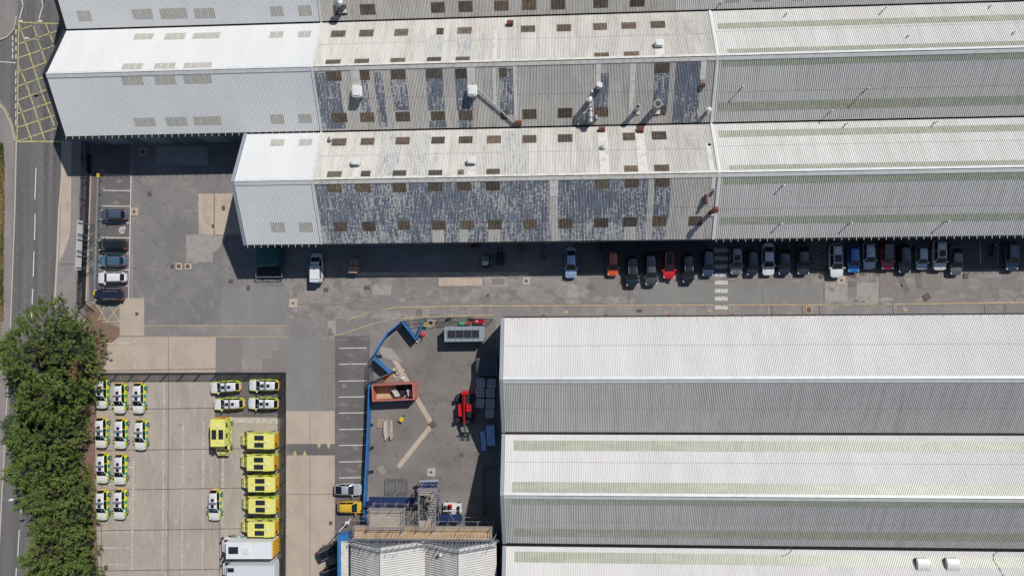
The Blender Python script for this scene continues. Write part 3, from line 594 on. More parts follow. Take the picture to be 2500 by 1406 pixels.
rooflights('m1', 'S', [(797, 175, 833, 198), (877, 172, 903, 196), (954, 171, 990, 194), (1042, 169, 1078, 192), (1112, 168, 1138, 192), (1219, 166, 1237, 189), (811, 276, 847, 299), (880, 275, 915, 298), (966, 273, 1001, 297), (1052, 272, 1087, 295), (1120, 270, 1154, 294),
                       (1223, 270, 1240, 292), (1275, 267, 1310, 291), (1362, 264, 1397, 288), (1450, 262, 1485, 286), (1592, 258, 1626, 282), (1597, 154, 1634, 179)], m_rl_old)
rooflights('m2', 'N', [(811, 339, 846, 357), (881, 338, 914, 355), (966, 336, 1000, 354), (1053, 335, 1086, 352), (1120, 334, 1154, 351), (1189, 332, 1223, 351), (1275, 331, 1310, 350), (1362, 329, 1397, 348), (1520, 325, 1552, 344), (1591, 322, 1627, 342),
                       (799, 419, 834, 437), (881, 418, 904, 436), (958, 417, 992, 435), (1046, 416, 1080, 434), (1117, 415, 1132, 433), (1187, 413, 1220, 432), (1524, 405, 1557, 424), (1597, 403, 1634, 422)], m_rl_old)
rooflights('m2', 'S', [(799, 448, 835, 470), (870, 448, 905, 469), (959, 447, 993, 469), (1046, 445, 1080, 467), (1116, 444, 1150, 465), (1186, 443, 1220, 465), (1452, 437, 1488, 460), (1525, 435, 1560, 458), (1597, 433, 1634, 456),
                       (815, 542, 848, 565), (884, 541, 917, 564), (971, 539, 1002, 561), (1055, 538, 1089, 561), (1124, 538, 1156, 560), (1192, 537, 1225, 560), (1277, 535, 1311, 558), (1363, 534, 1398, 557), (1450, 532, 1485, 555), (1521, 530, 1555, 553), (1592, 528, 1627, 552), (1681, 528, 1714, 551)], m_rl_old)
# east and south rooflight bands
for it in ((1752, 42, 2600, 66), (1762, 114, 2600, 140)): pass
def band(key, side, t0, t1, x0, sty, m):
    sS, sN, root, ox, oy = SL[key]; s = sS if side == 'S' else sN; p, d, k, _ = STY[sty]
    mb = MB(); sheet(mb, s, x0, 84, t0, t1, p, d, k, .015); mb.v = [(q[0] - ox, q[1] - oy, q[2]) for q in mb.v]; mb.build('rooflight_band', [m, grooved(m)], root)
for key in ('e1', 'e2'):
    s, n = SL[key][:2]
    ref = {'e1': ((1760, 138, 163), (1760, 250, 272), (1760, 58, 72), (1760, 126, 134)), 'e2': ((1770, 428, 450), (1760, 530, 548), (1760, 320, 336), (1780, 402, 412))}[key]
    band(key, 'S', s.px(ref[0][0], ref[0][2])[1], .945, XB + .8, 'east', m_rl_e); band(key, 'S', s.px(ref[1][0], ref[1][2])[1], s.px(ref[1][0], ref[1][1])[1], XB + .9, 'east', m_rl_e)
    band(key, 'N', n.px(ref[2][0], ref[2][1])[1], n.px(ref[2][0], ref[2][2])[1], XB + .9, 'east', m_rl_e); band(key, 'N', n.px(1800, 120 if key == 'e1' else 404)[1], .955, XB + 1.6, 'east', m_rl_e)
for key in ('s1', 's2'):
    s, n = SL[key][:2]
    if key == 's1': band(key, 'S', s.px(1300, 1230)[1], .945, -5.3, 'south', m_rl_e); band(key, 'S', s.px(1300, 1308)[1], s.px(1300, 1289)[1], -5.1, 'south', m_rl_e)
    a, b = ((1075, 1100) if key == 's1' else (1346, 1372)); band(key, 'N', n.px(1300, a)[1], n.px(1300, b)[1], -5.1, 'south', m_rl_e)
    if key == 's1': band(key, 'N', n.px(1300, 1176)[1], .955, -5.2, 'south', m_rl_e)
rooflights('e0', 'S', [(1770, -10, 1806, 6), (1842, -10, 1880, 4), (1935, -12, 1962, 2)], m_rl_e, sty='east')
# smooth flashings around vents
flashings('m1', 'S', [(857, 172, 880, 212), (1141, 165, 1159, 210), (1203, 166, 1211, 275), (1254, 162, 1262, 300), (1455, 156, 1467, 206), (1537, 156, 1550, 240), (1534, 240, 1545, 298), (1710, 148, 1724, 195)], m_flash_o)
flashings('m1', 'N', [(1203, 78, 1214, 148), (1255, 50, 1259, 148), (1598, 112, 1622, 142)], m_flash_o)
flashings('m2', 'S', [(1342, 440, 1363, 478), (1737, 430, 1747, 460)], m_flash_o)
flashings('m2', 'N', [(861, 406, 882, 436), (1141, 402, 1161, 432), (1460, 324, 1482, 362), (1463, 362, 1486, 424), (1551, 325, 1573, 364), (1556, 364, 1580, 422), (1728, 352, 1740, 420)], m_flash_o)
# wall details under the eaves: shutters and downpipes
def wallbits(key, side, xs, wd, ht, m, name, deep=.06):
    sS, sN, root, ox, oy = SL[key]; y = sS.ye + .35
    for x in xs:
        mb = MB(); mb.box(x - wd / 2 - ox, y - deep - oy, .03, x + wd / 2 - ox, y - .01 - oy, ht); mb.build(name, m, root)
wallbits('w1', 'S', [-66, -60, -50.5], 4.0, 4.6, m_door, 'roller_shutter'); wallbits('w1', 'S', [-69.5, -56, -45.6], .9, 2.1, m_galv, 'door')
wallbits('w2', 'S', [-41, -35.5], 4, 4.4, m_door, 'roller_shutter'); wallbits('m2', 'S', [-26, -18, -6, 4, 12, 19], 3.4, 4.2, m_door, 'roller_shutter')
wallbits('e2', 'S', [26.5, 33, 43, 50, 58, 66], 3.2, 4.0, m_door, 'roller_shutter'); wallbits('m2', 'S', [-12, 0, 8.5, 15.8], 1.0, 2.1, m_galv, 'door')
# annexe: low lean-to against the wall in the shade
t = thing('lean_to_shed', 'low flat dark lean-to against the hall wall behind the black and red parked cars', 'shed', (W(1620, 590).x, 8.1, 0))
mb = MB(); mb.box(-9.4, -.5, 0, 5.2, .95, 2.3); mb.build('wall', m_navy, t); mb = MB(); mb.box(-9.5, -.65, 2.3, 5.3, .96, 2.4); mb.build('roof', m_navy, t)

# ---------------------------------------------------------------- things on the roofs
def on(key, side, px, py, off=.05):
    s = SL[key][0 if side == 'S' else 1]; X, tt = s.px(px, py); return s.p(X, tt, off)
def cowl(key, side, px, py, sx, sy, h, label):
    q = on(key, side, px, py, 0); t = thing('roof_cowl', label, 'roof vent', q, 0, 'white square cowls on the old roofs')
    mb = MB(); mb.prism(rbox(-sx * .42, -sy * .42, sx * .42, sy * .42, .12), -.35, h); mb.build('base', m_flash_o, t)
    mb = MB(); mb.prism(rbox(-sx / 2, -sy / 2, sx / 2, sy / 2, .25), h, h + .3); mb.prism(rbox(-sx * .4, -sy * .4, sx * .4, sy * .4, .25), h + .3, h + .45); mb.build('hood', m_white, t)
cowl('m1', 'S', 876, 228, 1.4, 1.6, .7, 'white square roof cowl on the blue striped slope near the white hall end')
cowl('m1', 'S', 1155, 226, 1.35, 1.5, .7, 'white square roof cowl with the long diagonal pipe reaching it')
cowl('m1', 'S', 1462, 214, .8, .75, .8, 'small white roof cowl beside a blue grey strip near the round flues')
cowl('m1', 'N', 1608, 110, 1.2, 1.0, .5, 'white roof cowl on the sunny slope near a paved strip at the upper right')
cowl('m2', 'N', 872, 398, 1.3, 1.0, .6, 'greyish roof cowl on the sunny slope of the second row, left one')
cowl('m2', 'N', 1153, 395, 1.3, 1.0, .6, 'greyish roof cowl on the sunny slope of the second row, right one')
def flue(key, side, px, py, r, h, label, m=m_galv, topm=m_black, cone=False, bend=None, grp=None):
    q = on(key, side, px, py, -.3); t = thing('flue', label, 'flue', q, 0, grp)
    mb = MB(); mb.cyl((0, 0, -.2), (0, 0, h), r, r, 16); mb.build('stack', m, t, smooth=False)
    if cone:
        mb = MB(); mb.cyl((0, 0, h), (0, 0, h + .12), r * 1.5, r * 1.5, 16); mb.cyl((0, 0, h + .12), (0, 0, h + .3), r * 1.5, r * .2, 16); mb.build('cap', topm, t)
    else:
        mb = MB()
        k = 16; 
        mb.cyl((0, 0, h - .25), (0, 0, h + .02), r * 1.22, r * 1.22, 16); mb.build('collar', m, t)
        mb = MB(); mb.cyl((0, 0, h + .021), (0, 0, h + .03), r * .95, r * .95, 16); mb.build('opening', topm, t)
    mb = MB(); mb.box(-r * 1.5, -r * 1.5, -.1, r * 1.5, r * 1.5, .35); mb.build('base', m_flash_o, t)
    return t
flue('m1', 'S', 1552, 274, .31, 2.4, 'open galvanised flue between two paved strips near the valley', m_galv)
flue('m1', 'S', 1599, 270, .44, 3.0, 'widest open galvanised flue standing over a dark rooflight', m_galv)
flue('m1', 'S', 1437, 256, .26, 2.4, 'round capped white flue beside the grey fan drum', m_galv, m_white, True)
flue('m1', 'S', 1442, 240, .12, 2.8, 'thin capped flue above the fan drum on the hall roof', m_galv, m_white, True)
flue('m1', 'S', 1726, 276, .22, 1.4, 'white capped vent with a side pipe near the east end of the old roof', m_galv, m_white, True)
flue('m0', 'S', 836, 24, .42, 2.2, 'large flue with silver cap at the top edge beside the white roof', m_galv_d, m_galv, True)
q = on('m1', 'S', 1440, 288, 0); t = thing('extractor_fan', 'grey cylindrical extractor fan drum lying near the valley beside thin ducts', 'extractor fan', q)
mb = MB(); mb.cyl((0, -.95, 1.3), (0, .95, 1.3), .40, .40, 16); mb.build('drum', m_galv, t); mb = MB(); mb.cyl((0, -.4, 1.3), (0, -.3, 1.3), .48, .48, 16); mb.cyl((0, .5, 1.3), (0, .6, 1.3), .48, .48, 16); mb.build('band', m_galv_d, t)
mb = MB(); mb.box(-.3, -.8, -.5, .3, .8, .9); mb.build('stand', m_galv_d, t); mb = MB(); mb.cyl((-.9, .3, -.2), (-.9, .3, 1.5), .14, k=10); mb.cyl((-.9, .3, 1.4), (-.85, -.5, .9), .18, .2, 10); mb.build('duct', m_galv, t)
mb = MB(); mb.box(.75, -.3, -.2, 1.05, .2, .6); mb.build('control_box', m_galv, t)
a, b = on('m1', 'S', 1156, 209, .22), on('m1', 'S', 1253, 299, .2); t = thing('roof_pipe', 'long straight grey pipe running diagonally down the corrugated roof', 'pipe', a)
mb = MB(); mb.cyl((0, 0, .25), b - a + Vector((0, 0, .1)), .11, k=8); mb.build('pipe', m_galv, t); mb = MB(); d = b - a
mb.box(-.18, -.18, -.4, .18, .18, .35); mb.build('bracket', m_galv_d, t); mb = MB(); mb.box(d.x - .15, d.y - .15, d.z - .4, d.x + .15, d.y + .15, d.z + .15); mb.build('bracket', m_galv_d, t)
def rustcowl(key, side, px, py, label, sx=.9, sy=.7, h=.7, rz=0, round_=False):
    q = on(key, side, px, py, 0); t = thing('rusty_vent', label, 'roof vent', q, rz)
    mb = MB(); mb.box(-sx * .4, -sy * .4, -.3, sx * .4, sy * .4, h * .6); mb.build('base', m_galv_d, t)
    mb = MB()
    if round_: mb.cyl((0, -sy * .6, h * .75), (0, sy * .6, h * .75), sx * .42, sx * .42, 12)
    else:
        n = 7
        for i in range(n):
            a0, a1 = pi * i / n, pi * (i + 1) / n
            mb.quad((-sx / 2, -cos(a0) * sy / 2, h * .6 + sin(a0) * sy * .35), (sx / 2, -cos(a0) * sy / 2, h * .6 + sin(a0) * sy * .35), (sx / 2, -cos(a1) * sy / 2, h * .6 + sin(a1) * sy * .35), (-sx / 2, -cos(a1) * sy / 2, h * .6 + sin(a1) * sy * .35))
        for sg in (-1, 1): mb.poly([(sg * sx / 2, -cos(pi * i / n) * sy / 2, h * .6 + sin(pi * i / n) * sy * .35) for i in range(n + 1)])
    mb.build('hood', m_rust, t)
rustcowl('m2', 'N', 1469, 318, 'dark red barrel hooded vent just below the valley, left of the pair')
rustcowl('m2', 'N', 1563, 318, 'dark red barrel hooded vent just below the valley, right of the pair', .8, 1.0)
rustcowl('m1', 'N', 1246, 60, 'dark red roof vent at the valley on the uppermost sunny slope', .9, .8, .8)
rustcowl('m1', 'S', 1266, 302, 'dark red vent at the low end of the diagonal pipe', .9, .7, .5)
rustcowl('m1', 'S', 1715, 210, 'small brown tilted vent on a paved strip near the east end of the old roof', .6, .6, .6)
rustcowl('m2', 'S', 1721, 489, 'rust red round duct lying on the slate hall roof near its east end', .5, 1.1, 1.0, 0, True)
t = flue('m2', 'S', 1734, 522, .3, 3.2, 'rust red capped flue with a long shadow near the east end of the slate hall', m_rust, m_rust, True)
flue('m2', 'N', 1470, 361, .28, .5, 'small silver mushroom vent on a pale strip of the sunny slope', m_galv, m_galv, True)
flue('m2', 'N', 808, 340, .22, .8, 'small silver vent on the sunny slope next to the short white hall end', m_galv, m_galv, True)
flue('m2', 'N', 1731, 352, .14, .4, 'tiny dark vent on the pale strip at the east end of the sunny slope', m_galv, m_black, True)
flue('m2', 'S', 1741, 470, .16, .7, 'small grey capped vent beside the ridge at the east end of the slate hall', m_galv, m_galv, True)
for key, side, px, py, h, lb in (('e1', 'S', 1806, 220, 1.5, 'thin roof pipe with white cap west of the others on the upper east roof'), ('e1', 'S', 2106, 226, 1.8, 'thin white capped roof pipe with long shadow, middle of the upper east roof'), ('e1', 'S', 2020, 279, 1.7, 'thin roof pipe with white cap close to the valley of the upper east roof'),
                              ('e1', 'N', 1917, 37, .7, 'short white capped pipe near the top valley'), ('e1', 'N', 2153, 28, 1.3, 'dark leaning pipe near the top valley with a thick black shadow'), ('e1', 'N', 2214, 90, .6, 'short pipe in the middle of the sunny upper east slope'), ('e1', 'N', 2471, 82, .6, 'short pipe near the right edge of the sunny upper east slope'), ('e1', 'N', 2414, 18, .6, 'short pipe at the top edge of the sunny upper east slope'),
                              ('e2', 'N', 2062, 305, 1.0, 'dark thin pipe at the middle valley, left one of two'), ('e2', 'N', 2279, 301, 1.2, 'dark thin pipe at the middle valley, right one of two'), ('e2', 'S', 1908, 456, 1.0, 'thin capped pipe just below the ridge of the lower east roof'), ('e2', 'S', 1902, 549, 1.1, 'thin capped pipe near the eave, leftmost of three over the parked cars'),
                              ('e2', 'S', 2070, 548, 1.2, 'thin capped pipe near the eave, middle of three over the parked cars'), ('e2', 'S', 2302, 544, 1.4, 'thin capped pipe near the eave, rightmost of three over the parked cars'), ('e0', 'S', 1757, 11, .7, 'short white capped pipe on the roof at the top edge')):
    q = on(key, side, px, py, -.05); t = thing('vent_pipe', lb, 'vent pipe', q, 0, 'thin vent pipes on the east roofs')
    mb = MB(); mb.cyl((0, 0, 0), (0, 0, h), .06, k=8); mb.build('pipe', m_galv_d, t); mb = MB(); mb.cyl((0, 0, h), (.05, .02, h + .14), .13, .1, 8); mb.build('cap', m_white, t); mb = MB(); mb.cyl((0, 0, -.02), (0, 0, .2), .16, .09, 8); mb.build('collar', m_galv_d, t)
for px, lb in ((2250, 'square white roof vent box on the bottom hall, left of the pair'), (2322, 'square white roof vent box on the bottom hall, right of the pair')):
    q = on('s2', 'N', px, 1375, 0); t = thing('roof_vent_box', lb, 'roof vent', q, 0, 'square vent boxes on the bottom hall')
    mb = MB(); mb.box(-.75, -.7, -.4, .75, .7, .35); mb.build('base', m_black, t)
    mb = MB(); n = 6
    for i in range(n):
        y0, y1 = -.8 + 1.6 * i / n, -.8 + 1.6 * (i + 1) / n; z0, z1 = .75 - (y0 / .8) ** 2 * .3, .75 - (y1 / .8) ** 2 * .3
        mb.quad((-.8, y0, z0), (.8, y0, z0), (.8, y1, z1), (-.8, y1, z1)); mb.quad((-.8, y1, z1 - .35), (.8, y1, z1 - .35), (.8, y0, z0 - .35), (-.8, y0, z0 - .35))
    for sg in (-1, 1): mb.quad((-.8, sg * .8, .1), (.8, sg * .8, .1), (.8, sg * .8, .45), (-.8, sg * .8, .45)); mb.poly([(sg * .8, -.8 + 1.6 * i / n, .75 - ((-.8 + 1.6 * i / n) / .8) ** 2 * .3) for i in range(n + 1)] + [(sg * .8, .8, .1), (sg * .8, -.8, .1)])
    mb.build('hood', m_white, t)
def cable(label, key, pts, r=.03):
    s = SL[key][1]; q = [s.p(*s.px(*p), .08 + r) for p in pts]; mb = MB()
    for a, b in zip(q, q[1:]): mb.cyl(a, b, r, k=5)
    tag(mb.build('cable', m_black), label, 'cable')
cable('loose black cable curling over the valley of the bottom hall roof', 's2', [(1902, 1333), (1904, 1338), (1914, 1341), (1926, 1339), (1933, 1335), (1932, 1342), (1925, 1350), (1914, 1355), (1906, 1357)])
cable('loose black cable trailing down the bottom hall roof at the right', 's2', [(2438, 1344), (2425, 1352), (2424, 1366), (2432, 1378), (2438, 1386), (2443, 1396), (2450, 1406)])
# ---------------------------------------------------------------- vehicles
# kind: (rear glass base, roof rear, roof front, windscreen base) as fractions of the length, belt, hood, roof, boot heights
KIND = {'hatch': (-.47, -.38, .08, .25, .92, .90, 1.46, .95), 'saloon': (-.38, -.22, .07, .24, .90, .88, 1.42, .98), 'suv': (-.475, -.41, .10, .26, 1.02, 1.04, 1.66, 1.02),
        'estate': (-.475, -.40, .08, .25, .95, .95, 1.50, .98), 'van': (-.49, -.475, .20, .36, 1.15, 1.12, 1.85, 1.15), 'coupe': (-.45, -.20, .05, .22, .88, .85, 1.36, .98), 'cab': (-.50, -.498, .06, .30, 1.35, 1.15, 2.1, 1.35)}
_shape = {}
def shape(kind, L, Wd, livery=False):
    key = (kind, round(L, 2), round(Wd, 2), livery)
    if key in _shape: return _shape[key]
    rg, rr, rf, wb, zb, zh, zr, zt = KIND[kind]
    body, ws, rw, sw = MB(), MB(), MB(), [MB(), MB()]
    xs = sorted({-.5, -.494, -.48, -.45, .5, .493, .475, .44, .40, .33, rg, rr, rf, wb, (rg + rr) / 2, (rf + wb) / 2, rf + .015, rr - .015, rr + .03, rf - .03,
                 -.33, -.25, -.18, -.11, -.06, -.01, .03, (wb + .5) / 2, rr + (rf - rr) * .5, rr + (rf - rr) * .5 + .014} | ({-.4, -.3, -.2, -.1, 0, .1, .2, .3} if livery else set()))
    def lerp(a, b, t): return a + (b - a) * max(0, min(1, t))
    def top(x):
        if x >= wb: return lerp(zh, zh - .22 * (zh / .95), ((x - wb) / (.5 - wb)) ** 2.2)
        if x >= rf: return lerp(zr - .03, zh, ((x - rf) / (wb - rf)) ** .93)
        if x >= rr: return zr - .035 * abs((x - (rr + rf) / 2) / ((rf - rr) / 2)) ** 2.2
        if x >= rg: return lerp(zt, zr - .035, (x - rg) / (rr - rg))
        return lerp(zt, zt - .14, (rg - x) / .1)
    def ringpts(x):
        s = abs(2 * x); f = .42 + .58 * max(0, 1 - s ** 5.5) ** .46; w = Wd / 2 * f; t = top(x); belt = min(zb, t - .03)
        c = max(0, min(1, (t - belt) / (zr - zb))); X = x * L; e = 1 if s < .97 else .97
        z0 = .24 if s < .96 else .34
        h = w * (.93 - .25 * c)
        return [(w * .95, z0), (w, .46), (w * .995, (belt + .46) / 2 + .04), (w * .95, belt), (w * (.93 - .03 * c), belt + .035), (h, t - .075 * c - .012), (h * .88, t - .02 * c), (h * .45, t), (0, t + .006)], X, c
    rings = []
    for x in xs:
        p, X, c = ringpts(x); rings.append((x, c, [(X, y, z) for y, z in p] + [(X, -y, z) for y, z in reversed(p[:-1])]))
    nb = len(rings[0][2]); pil = [rr + (rf - rr) * .5]
    for (xa, c0, A), (xb, c1, Bq) in zip(rings, rings[1:]):
        xm = (xa + xb) / 2
        for i in range(nb - 1):
            j = i if i < 8 else nb - 2 - i      # band number from either side
            q = (A[i], Bq[i], Bq[i + 1], A[i + 1]); tgt = body; m = 0
            if j == 4 and c0 > .30 and c1 > .30 and not (pil[0] - .002 < xm < pil[0] + .016) and rg + .02 < xm < wb and not (kind in ('cab',) and xm < -.15): tgt = sw[0 if i < 8 else 1]
            if j >= 6 and rf < xm < wb: tgt = ws
            if j >= 6 and rg < xm < rr and kind != 'cab': tgt = rw
            if livery and tgt is body:
                if j == 0: m = 3
                elif j in (1, 2): m = 2 if int(math.floor((xm + .5) * 8.01)) % 2 else 1
                elif j in (3, 4, 5) and (xm > wb or xm < rr or j < 5): m = 1
                if xm < -.472 and j >= 2: m = 4
                if j >= 6 and xm > wb: m = 0
            tgt.poly(q, m)
    for r in (rings[0][2], rings[-1][2][::-1]): body.poly(r, 4 if livery and r is rings[0][2] else 0)
    def me(mb, name, sm=True):
        m = bpy.data.meshes.new(name); m.from_pydata(mb.v, [], mb.f)
        bm = __import__('bmesh').new(); bm.from_mesh(m)
        import bmesh; bmesh.ops.remove_doubles(bm, verts=bm.verts, dist=.0005); bm.to_mesh(m); bm.free()
        if len(m.polygons) == len(mb.f): m.polygons.foreach_set('material_index', mb.m)
        m.polygons.foreach_set('use_smooth', [sm] * len(m.polygons)); m.update(); return m
    out = {'body': me(body, 'body'), 'windscreen': me(ws, 'windscreen'), 'rear_window': me(rw, 'rear_window') if rw.f else None, 'side_window': [me(s, 'side_window') for s in sw]}
    out['info'] = (rg, rr, rf, wb, zb, zh, zr); _shape[key] = out
    return out
_wheel = {}
def wheelmesh(r):
    if r not in _wheel:
        a = MB(); a.cyl((0, -.11, 0), (0, .11, 0), r, k=16); b = MB(); b.cyl((0, .105, 0), (0, .125, 0), r * .66, k=12); b.cyl((0, .12, 0), (0, .14, 0), r * .18, k=8)
        m1 = bpy.data.meshes.new('wheel'); m1.from_pydata(a.v, [], a.f); m1.materials.append(m_rubber)
        m2 = bpy.data.meshes.new('rim'); m2.from_pydata(b.v, [], b.f); m2.materials.append(m_rim); _wheel[r] = (m1, m2)
    return _wheel[r]
def put(name, me, m, par, loc=(0, 0, 0), rz=0, sc=None, label=None):
    o = bpy.data.objects.new(name, me); COL.objects.link(o); o.parent = par; o.location = loc; o.rotation_euler = (0, 0, rz)
    if m is not None:
        if not me.materials: me.materials.append(None)
        o.material_slots[0].link = 'OBJECT'; o.material_slots[0].material = m
    if sc: o.scale = sc
    if label: o['label'] = label
    return o
def paint(name, col, rough=.32, metal=.0):
    m = mat('paint_' + name, col, rough, metal, coat=1, spec=.6); m.node_tree.nodes['Principled BSDF'].inputs['Coat IOR'].default_value = 1.9; return m
def wheels(root, L, Wd, r=.33, xf=.30, xr=-.30):
    for x in (xf, xr):
        for sg in (1, -1):
            a, b = wheelmesh(r); o = put('wheel', a, None, root, (x * L, sg * (Wd / 2 - .085), r), 0 if sg > 0 else pi); put('rim', b, None, o)
def lamps(root, L, Wd, kind, z=.66):
    for sg in (1, -1):
        mb = MB(); mb.prism([(L * .405, sg * Wd * .415), (L * .47, sg * Wd * .34), (L * .482, sg * Wd * .375), (L * .43, sg * Wd * .462)][::(1 if sg > 0 else -1)], z - .08, KIND[kind][5] - .10); mb.build('headlight', m_lamp_w, root)
        mb = MB(); mb.box(-L * .492, sg * Wd * .36 - .1, .78, -L * .445, sg * Wd * .36 + .14, KIND[kind][7] - .07); mb.build('taillight', m_lamp_r, root)
def car(kind, L, Wd, col, label, px, py, rz, rails=False, glassroof=False, roof=None, hs=1.0, group=None, name='parked_car', cat='car', zc=.7, trim=True):
    c = W(px, py, zc); root = thing(name, label, cat, (c.x, c.y, .05), rz, group); s = shape(kind, L, Wd); rg, rr, rf, wb, zb, zh, zr = s['info']
    put('body', s['body'], col, root); put('windscreen', s['windscreen'], m_glass_g, root)
    if s['rear_window']: put('rear_window', s['rear_window'], m_glass, root)
    for m in s['side_window']: put('side_window', m, m_glass, root)
    wheels(root, L, Wd, .33 if kind != 'suv' else .37); lamps(root, L, Wd, kind)
    for sg in (1, -1):
        mb = MB(); mb.prism([(wb * L - .25, sg * Wd * .48), (wb * L - .05, sg * Wd * .48), (wb * L - .08, sg * (Wd * .48 + .22)), (wb * L - .22, sg * (Wd * .48 + .22))][::(1 if sg < 0 else -1)], zb - .02, zb + .14); mb.build('mirror', col, root)
        if rails: mb = MB(); mb.bar(((rr + .03) * L, sg * Wd * .318, zr + .03), ((rf - .02) * L, sg * Wd * .318, zr + .03), .06, .06); mb.build('roof_rail', m_galv, root)
    if glassroof: mb = MB(); mb.prism(rbox(L * (rr + (rf - rr) * (.5 if glassroof == 1 else .12)), -Wd * .24, L * (rf - .04), Wd * .24, .08), zr - .03, zr + .012); mb.build('sunroof', m_glass, root)
    if roof: mb = MB(); mb.prism(rbox(L * (rr + .005), -Wd * .31, L * (rf - .005), Wd * .31, .12), zr - .06, zr + .012); mb.build('roof_panel', roof, root)
    mb = MB(); mb.box(-L * .496, -.26, .55, -L * .488, .26, .67); mb.build('number_plate', mat('plate_yellow', (.6, .5, .05), .5), root)
    mb = MB(); mb.cyl((L * (rr + .05), 0, zr - .02), (L * (rr + .03), 0, zr + .10), .022, k=6); mb.build('aerial', m_black, root)
    mb = MB(); mb.box(L * .455, -Wd * .27, .42, L * .497, Wd * .27, .58); mb.build('grille', m_black, root)
    return root
P_ = {k: paint(k, c, r, m) for k, c, r, m in (('slate', (.12, .15, .22), .35, .5), ('black', (.012, .012, .014), .25, 0), ('steel_blue', (.10, .22, .34), .35, .5), ('white', (.80, .80, .80), .3, 0), ('navy', (.018, .022, .055), .3, .3), ('ice_blue', (.46, .64, .88), .3, .5),
      ('orange', (.72, .10, .03), .3, 0), ('dark_teal', (.02, .035, .045), .3, .4), ('grey', (.10, .10, .115), .35, .5), ('red', (.62, .010, .02), .3, 0), ('graphite', (.045, .047, .052), .35, .4), ('silver', (.58, .60, .63), .35, .4), ('pale_grey', (.30, .305, .32), .35, .6),
      ('blue', (.015, .19, .62), .3, .1), ('yellow', (.70, .43, .02), .35, 0), ('dusk_blue', (.06, .10, .17), .35, .5), ('warm_grey', (.16, .155, .15), .4, .4), ('dkred', (.48, .012, .018), .3, 0))}
Wd_, Sd_ = pi, -pi / 2
G1 = 'cars parked nose to the roadside barrier'; G2 = 'cars parked along the shaded hall wall'
for a in (('hatch', 4.15, 1.8, 'slate', 'slate blue hatchback, alone between empty bays and the charging bay symbol', 278, 525, {}), ('suv', 4.45, 1.84, 'black', 'glossy black car with red tail lamps just below the charging bay symbol', 276, 598, {}),
          ('hatch', 4.15, 1.8, 'steel_blue', 'light blue crossover with roof rails between the black and the white car', 275, 637, dict(rails=True)), ('hatch', 4.5, 1.8, 'white', 'white fastback between the light blue and the navy car at the roadside barrier', 274, 678, {}),
          ('suv', 4.6, 1.86, 'navy', 'dark navy estate with silver roof rails at the end of the barrier row', 268, 720, dict(rails=True))):
    car(a[0], a[1], a[2], P_[a[3]], a[4], a[5], a[6], Wd_ + rnd.uniform(-.015, .015), group=G1, **a[7])
for a in (('saloon', 4.6, 1.80, 'ice_blue', 'ice blue saloon standing alone left of the orange hatchback', 1394, 641, {}), ('hatch', 4.0, 1.74, 'orange', 'orange red hatchback with its bonnet in the sun', 1496, 641, {}),
          ('suv', 4.5, 1.86, 'dark_teal', 'black green car with silver roof rails next right of the orange hatchback', 1543, 663, dict(rails=True)), ('suv', 4.8, 1.88, 'grey', 'dark grey crossover left of the red car with a glass roof', 1588, 658, {}),
          ('suv', 4.45, 1.84, 'red', 'bright red crossover with rails and a dark glass roof', 1632, 644, dict(rails=True, glassroof=2)), ('suv', 4.3, 1.78, 'black', 'black small car with silver rails between the red car and the zebra crossing', 1679, 656, dict(rails=True)),
          ('hatch', 4.1, 1.78, 'dusk_blue', 'blue grey hatchback touching the left side of the zebra crossing', 1728, 641, {}), ('hatch', 4.4, 1.82, 'pale_grey', 'grey hatchback with black glass roof just right of the zebra crossing', 1797, 634, dict(glassroof=1)),
          ('hatch', 3.9, 1.7, 'dark_teal', 'small black hatchback between the grey one and the white saloon', 1836, 641, {}), ('saloon', 4.75, 1.82, 'white', 'white saloon in the shaded row, left of two navy saloons', 1875, 633, {}),
          ('saloon', 4.3, 1.8, 'navy', 'navy saloon next right of the white saloon', 1914, 636, {}), ('saloon', 4.7, 1.86, 'graphite', 'black saloon left of the hatched yellow area', 1960, 632, {}),
          ('suv', 5.0, 1.96, 'white', 'large white off roader with long sunroof right of the hatched yellow area', 2040, 636, dict(rails=True, glassroof=1)), ('hatch', 3.95, 1.72, 'blue', 'vivid blue hatchback beside the large white off roader', 2083, 632, {}),
          ('hatch', 4.1, 1.78, 'silver', 'silver white hatchback between the blue and the red black roofed car', 2121, 623, {}), ('suv', 4.1, 1.8, 'dkred', 'red car with black roof and silver rails', 2164, 624, dict(rails=True, roof=P_['black'])),
          ('hatch', 4.3, 1.8, 'black', 'black hatchback next right of the red black roofed car', 2207, 631, {}), ('hatch', 3.5, 1.64, 'silver', 'small silver city car between a black and a white car', 2249, 629, {}),
          ('suv', 4.4, 1.88, 'white', 'white crossover with a square dark sunroof near the right end of the row', 2292, 623, dict(glassroof=1)), ('saloon', 4.35, 1.8, 'warm_grey', 'dusty grey saloon left of the empty bays and the motorcycle', 2333, 635, {}),
          ('estate', 4.3, 1.8, 'dusk_blue', 'blue grey estate with silver rails at the far right end of the row', 2468, 624, dict(rails=True))):
    car(a[0], a[1], a[2], P_[a[3]], a[4], a[5], a[6], Sd_ + rnd.uniform(-.02, .02), group=G2, **a[7])
car('coupe', 4.1, 1.8, P_['silver'], 'silver coupe parked beside the blue hoarding above the yellow car', 850, 1194, 0)
car('hatch', 4.0, 1.76, P_['yellow'], 'bright yellow hatchback beside the blue hoarding', 857, 1237, 0)
car('suv', 4.7, 1.9, P_['graphite'], 'black van like car parked askew at the lower hoarding, upper one of two', 811, 1341, R(27), rails=True, glassroof=2)
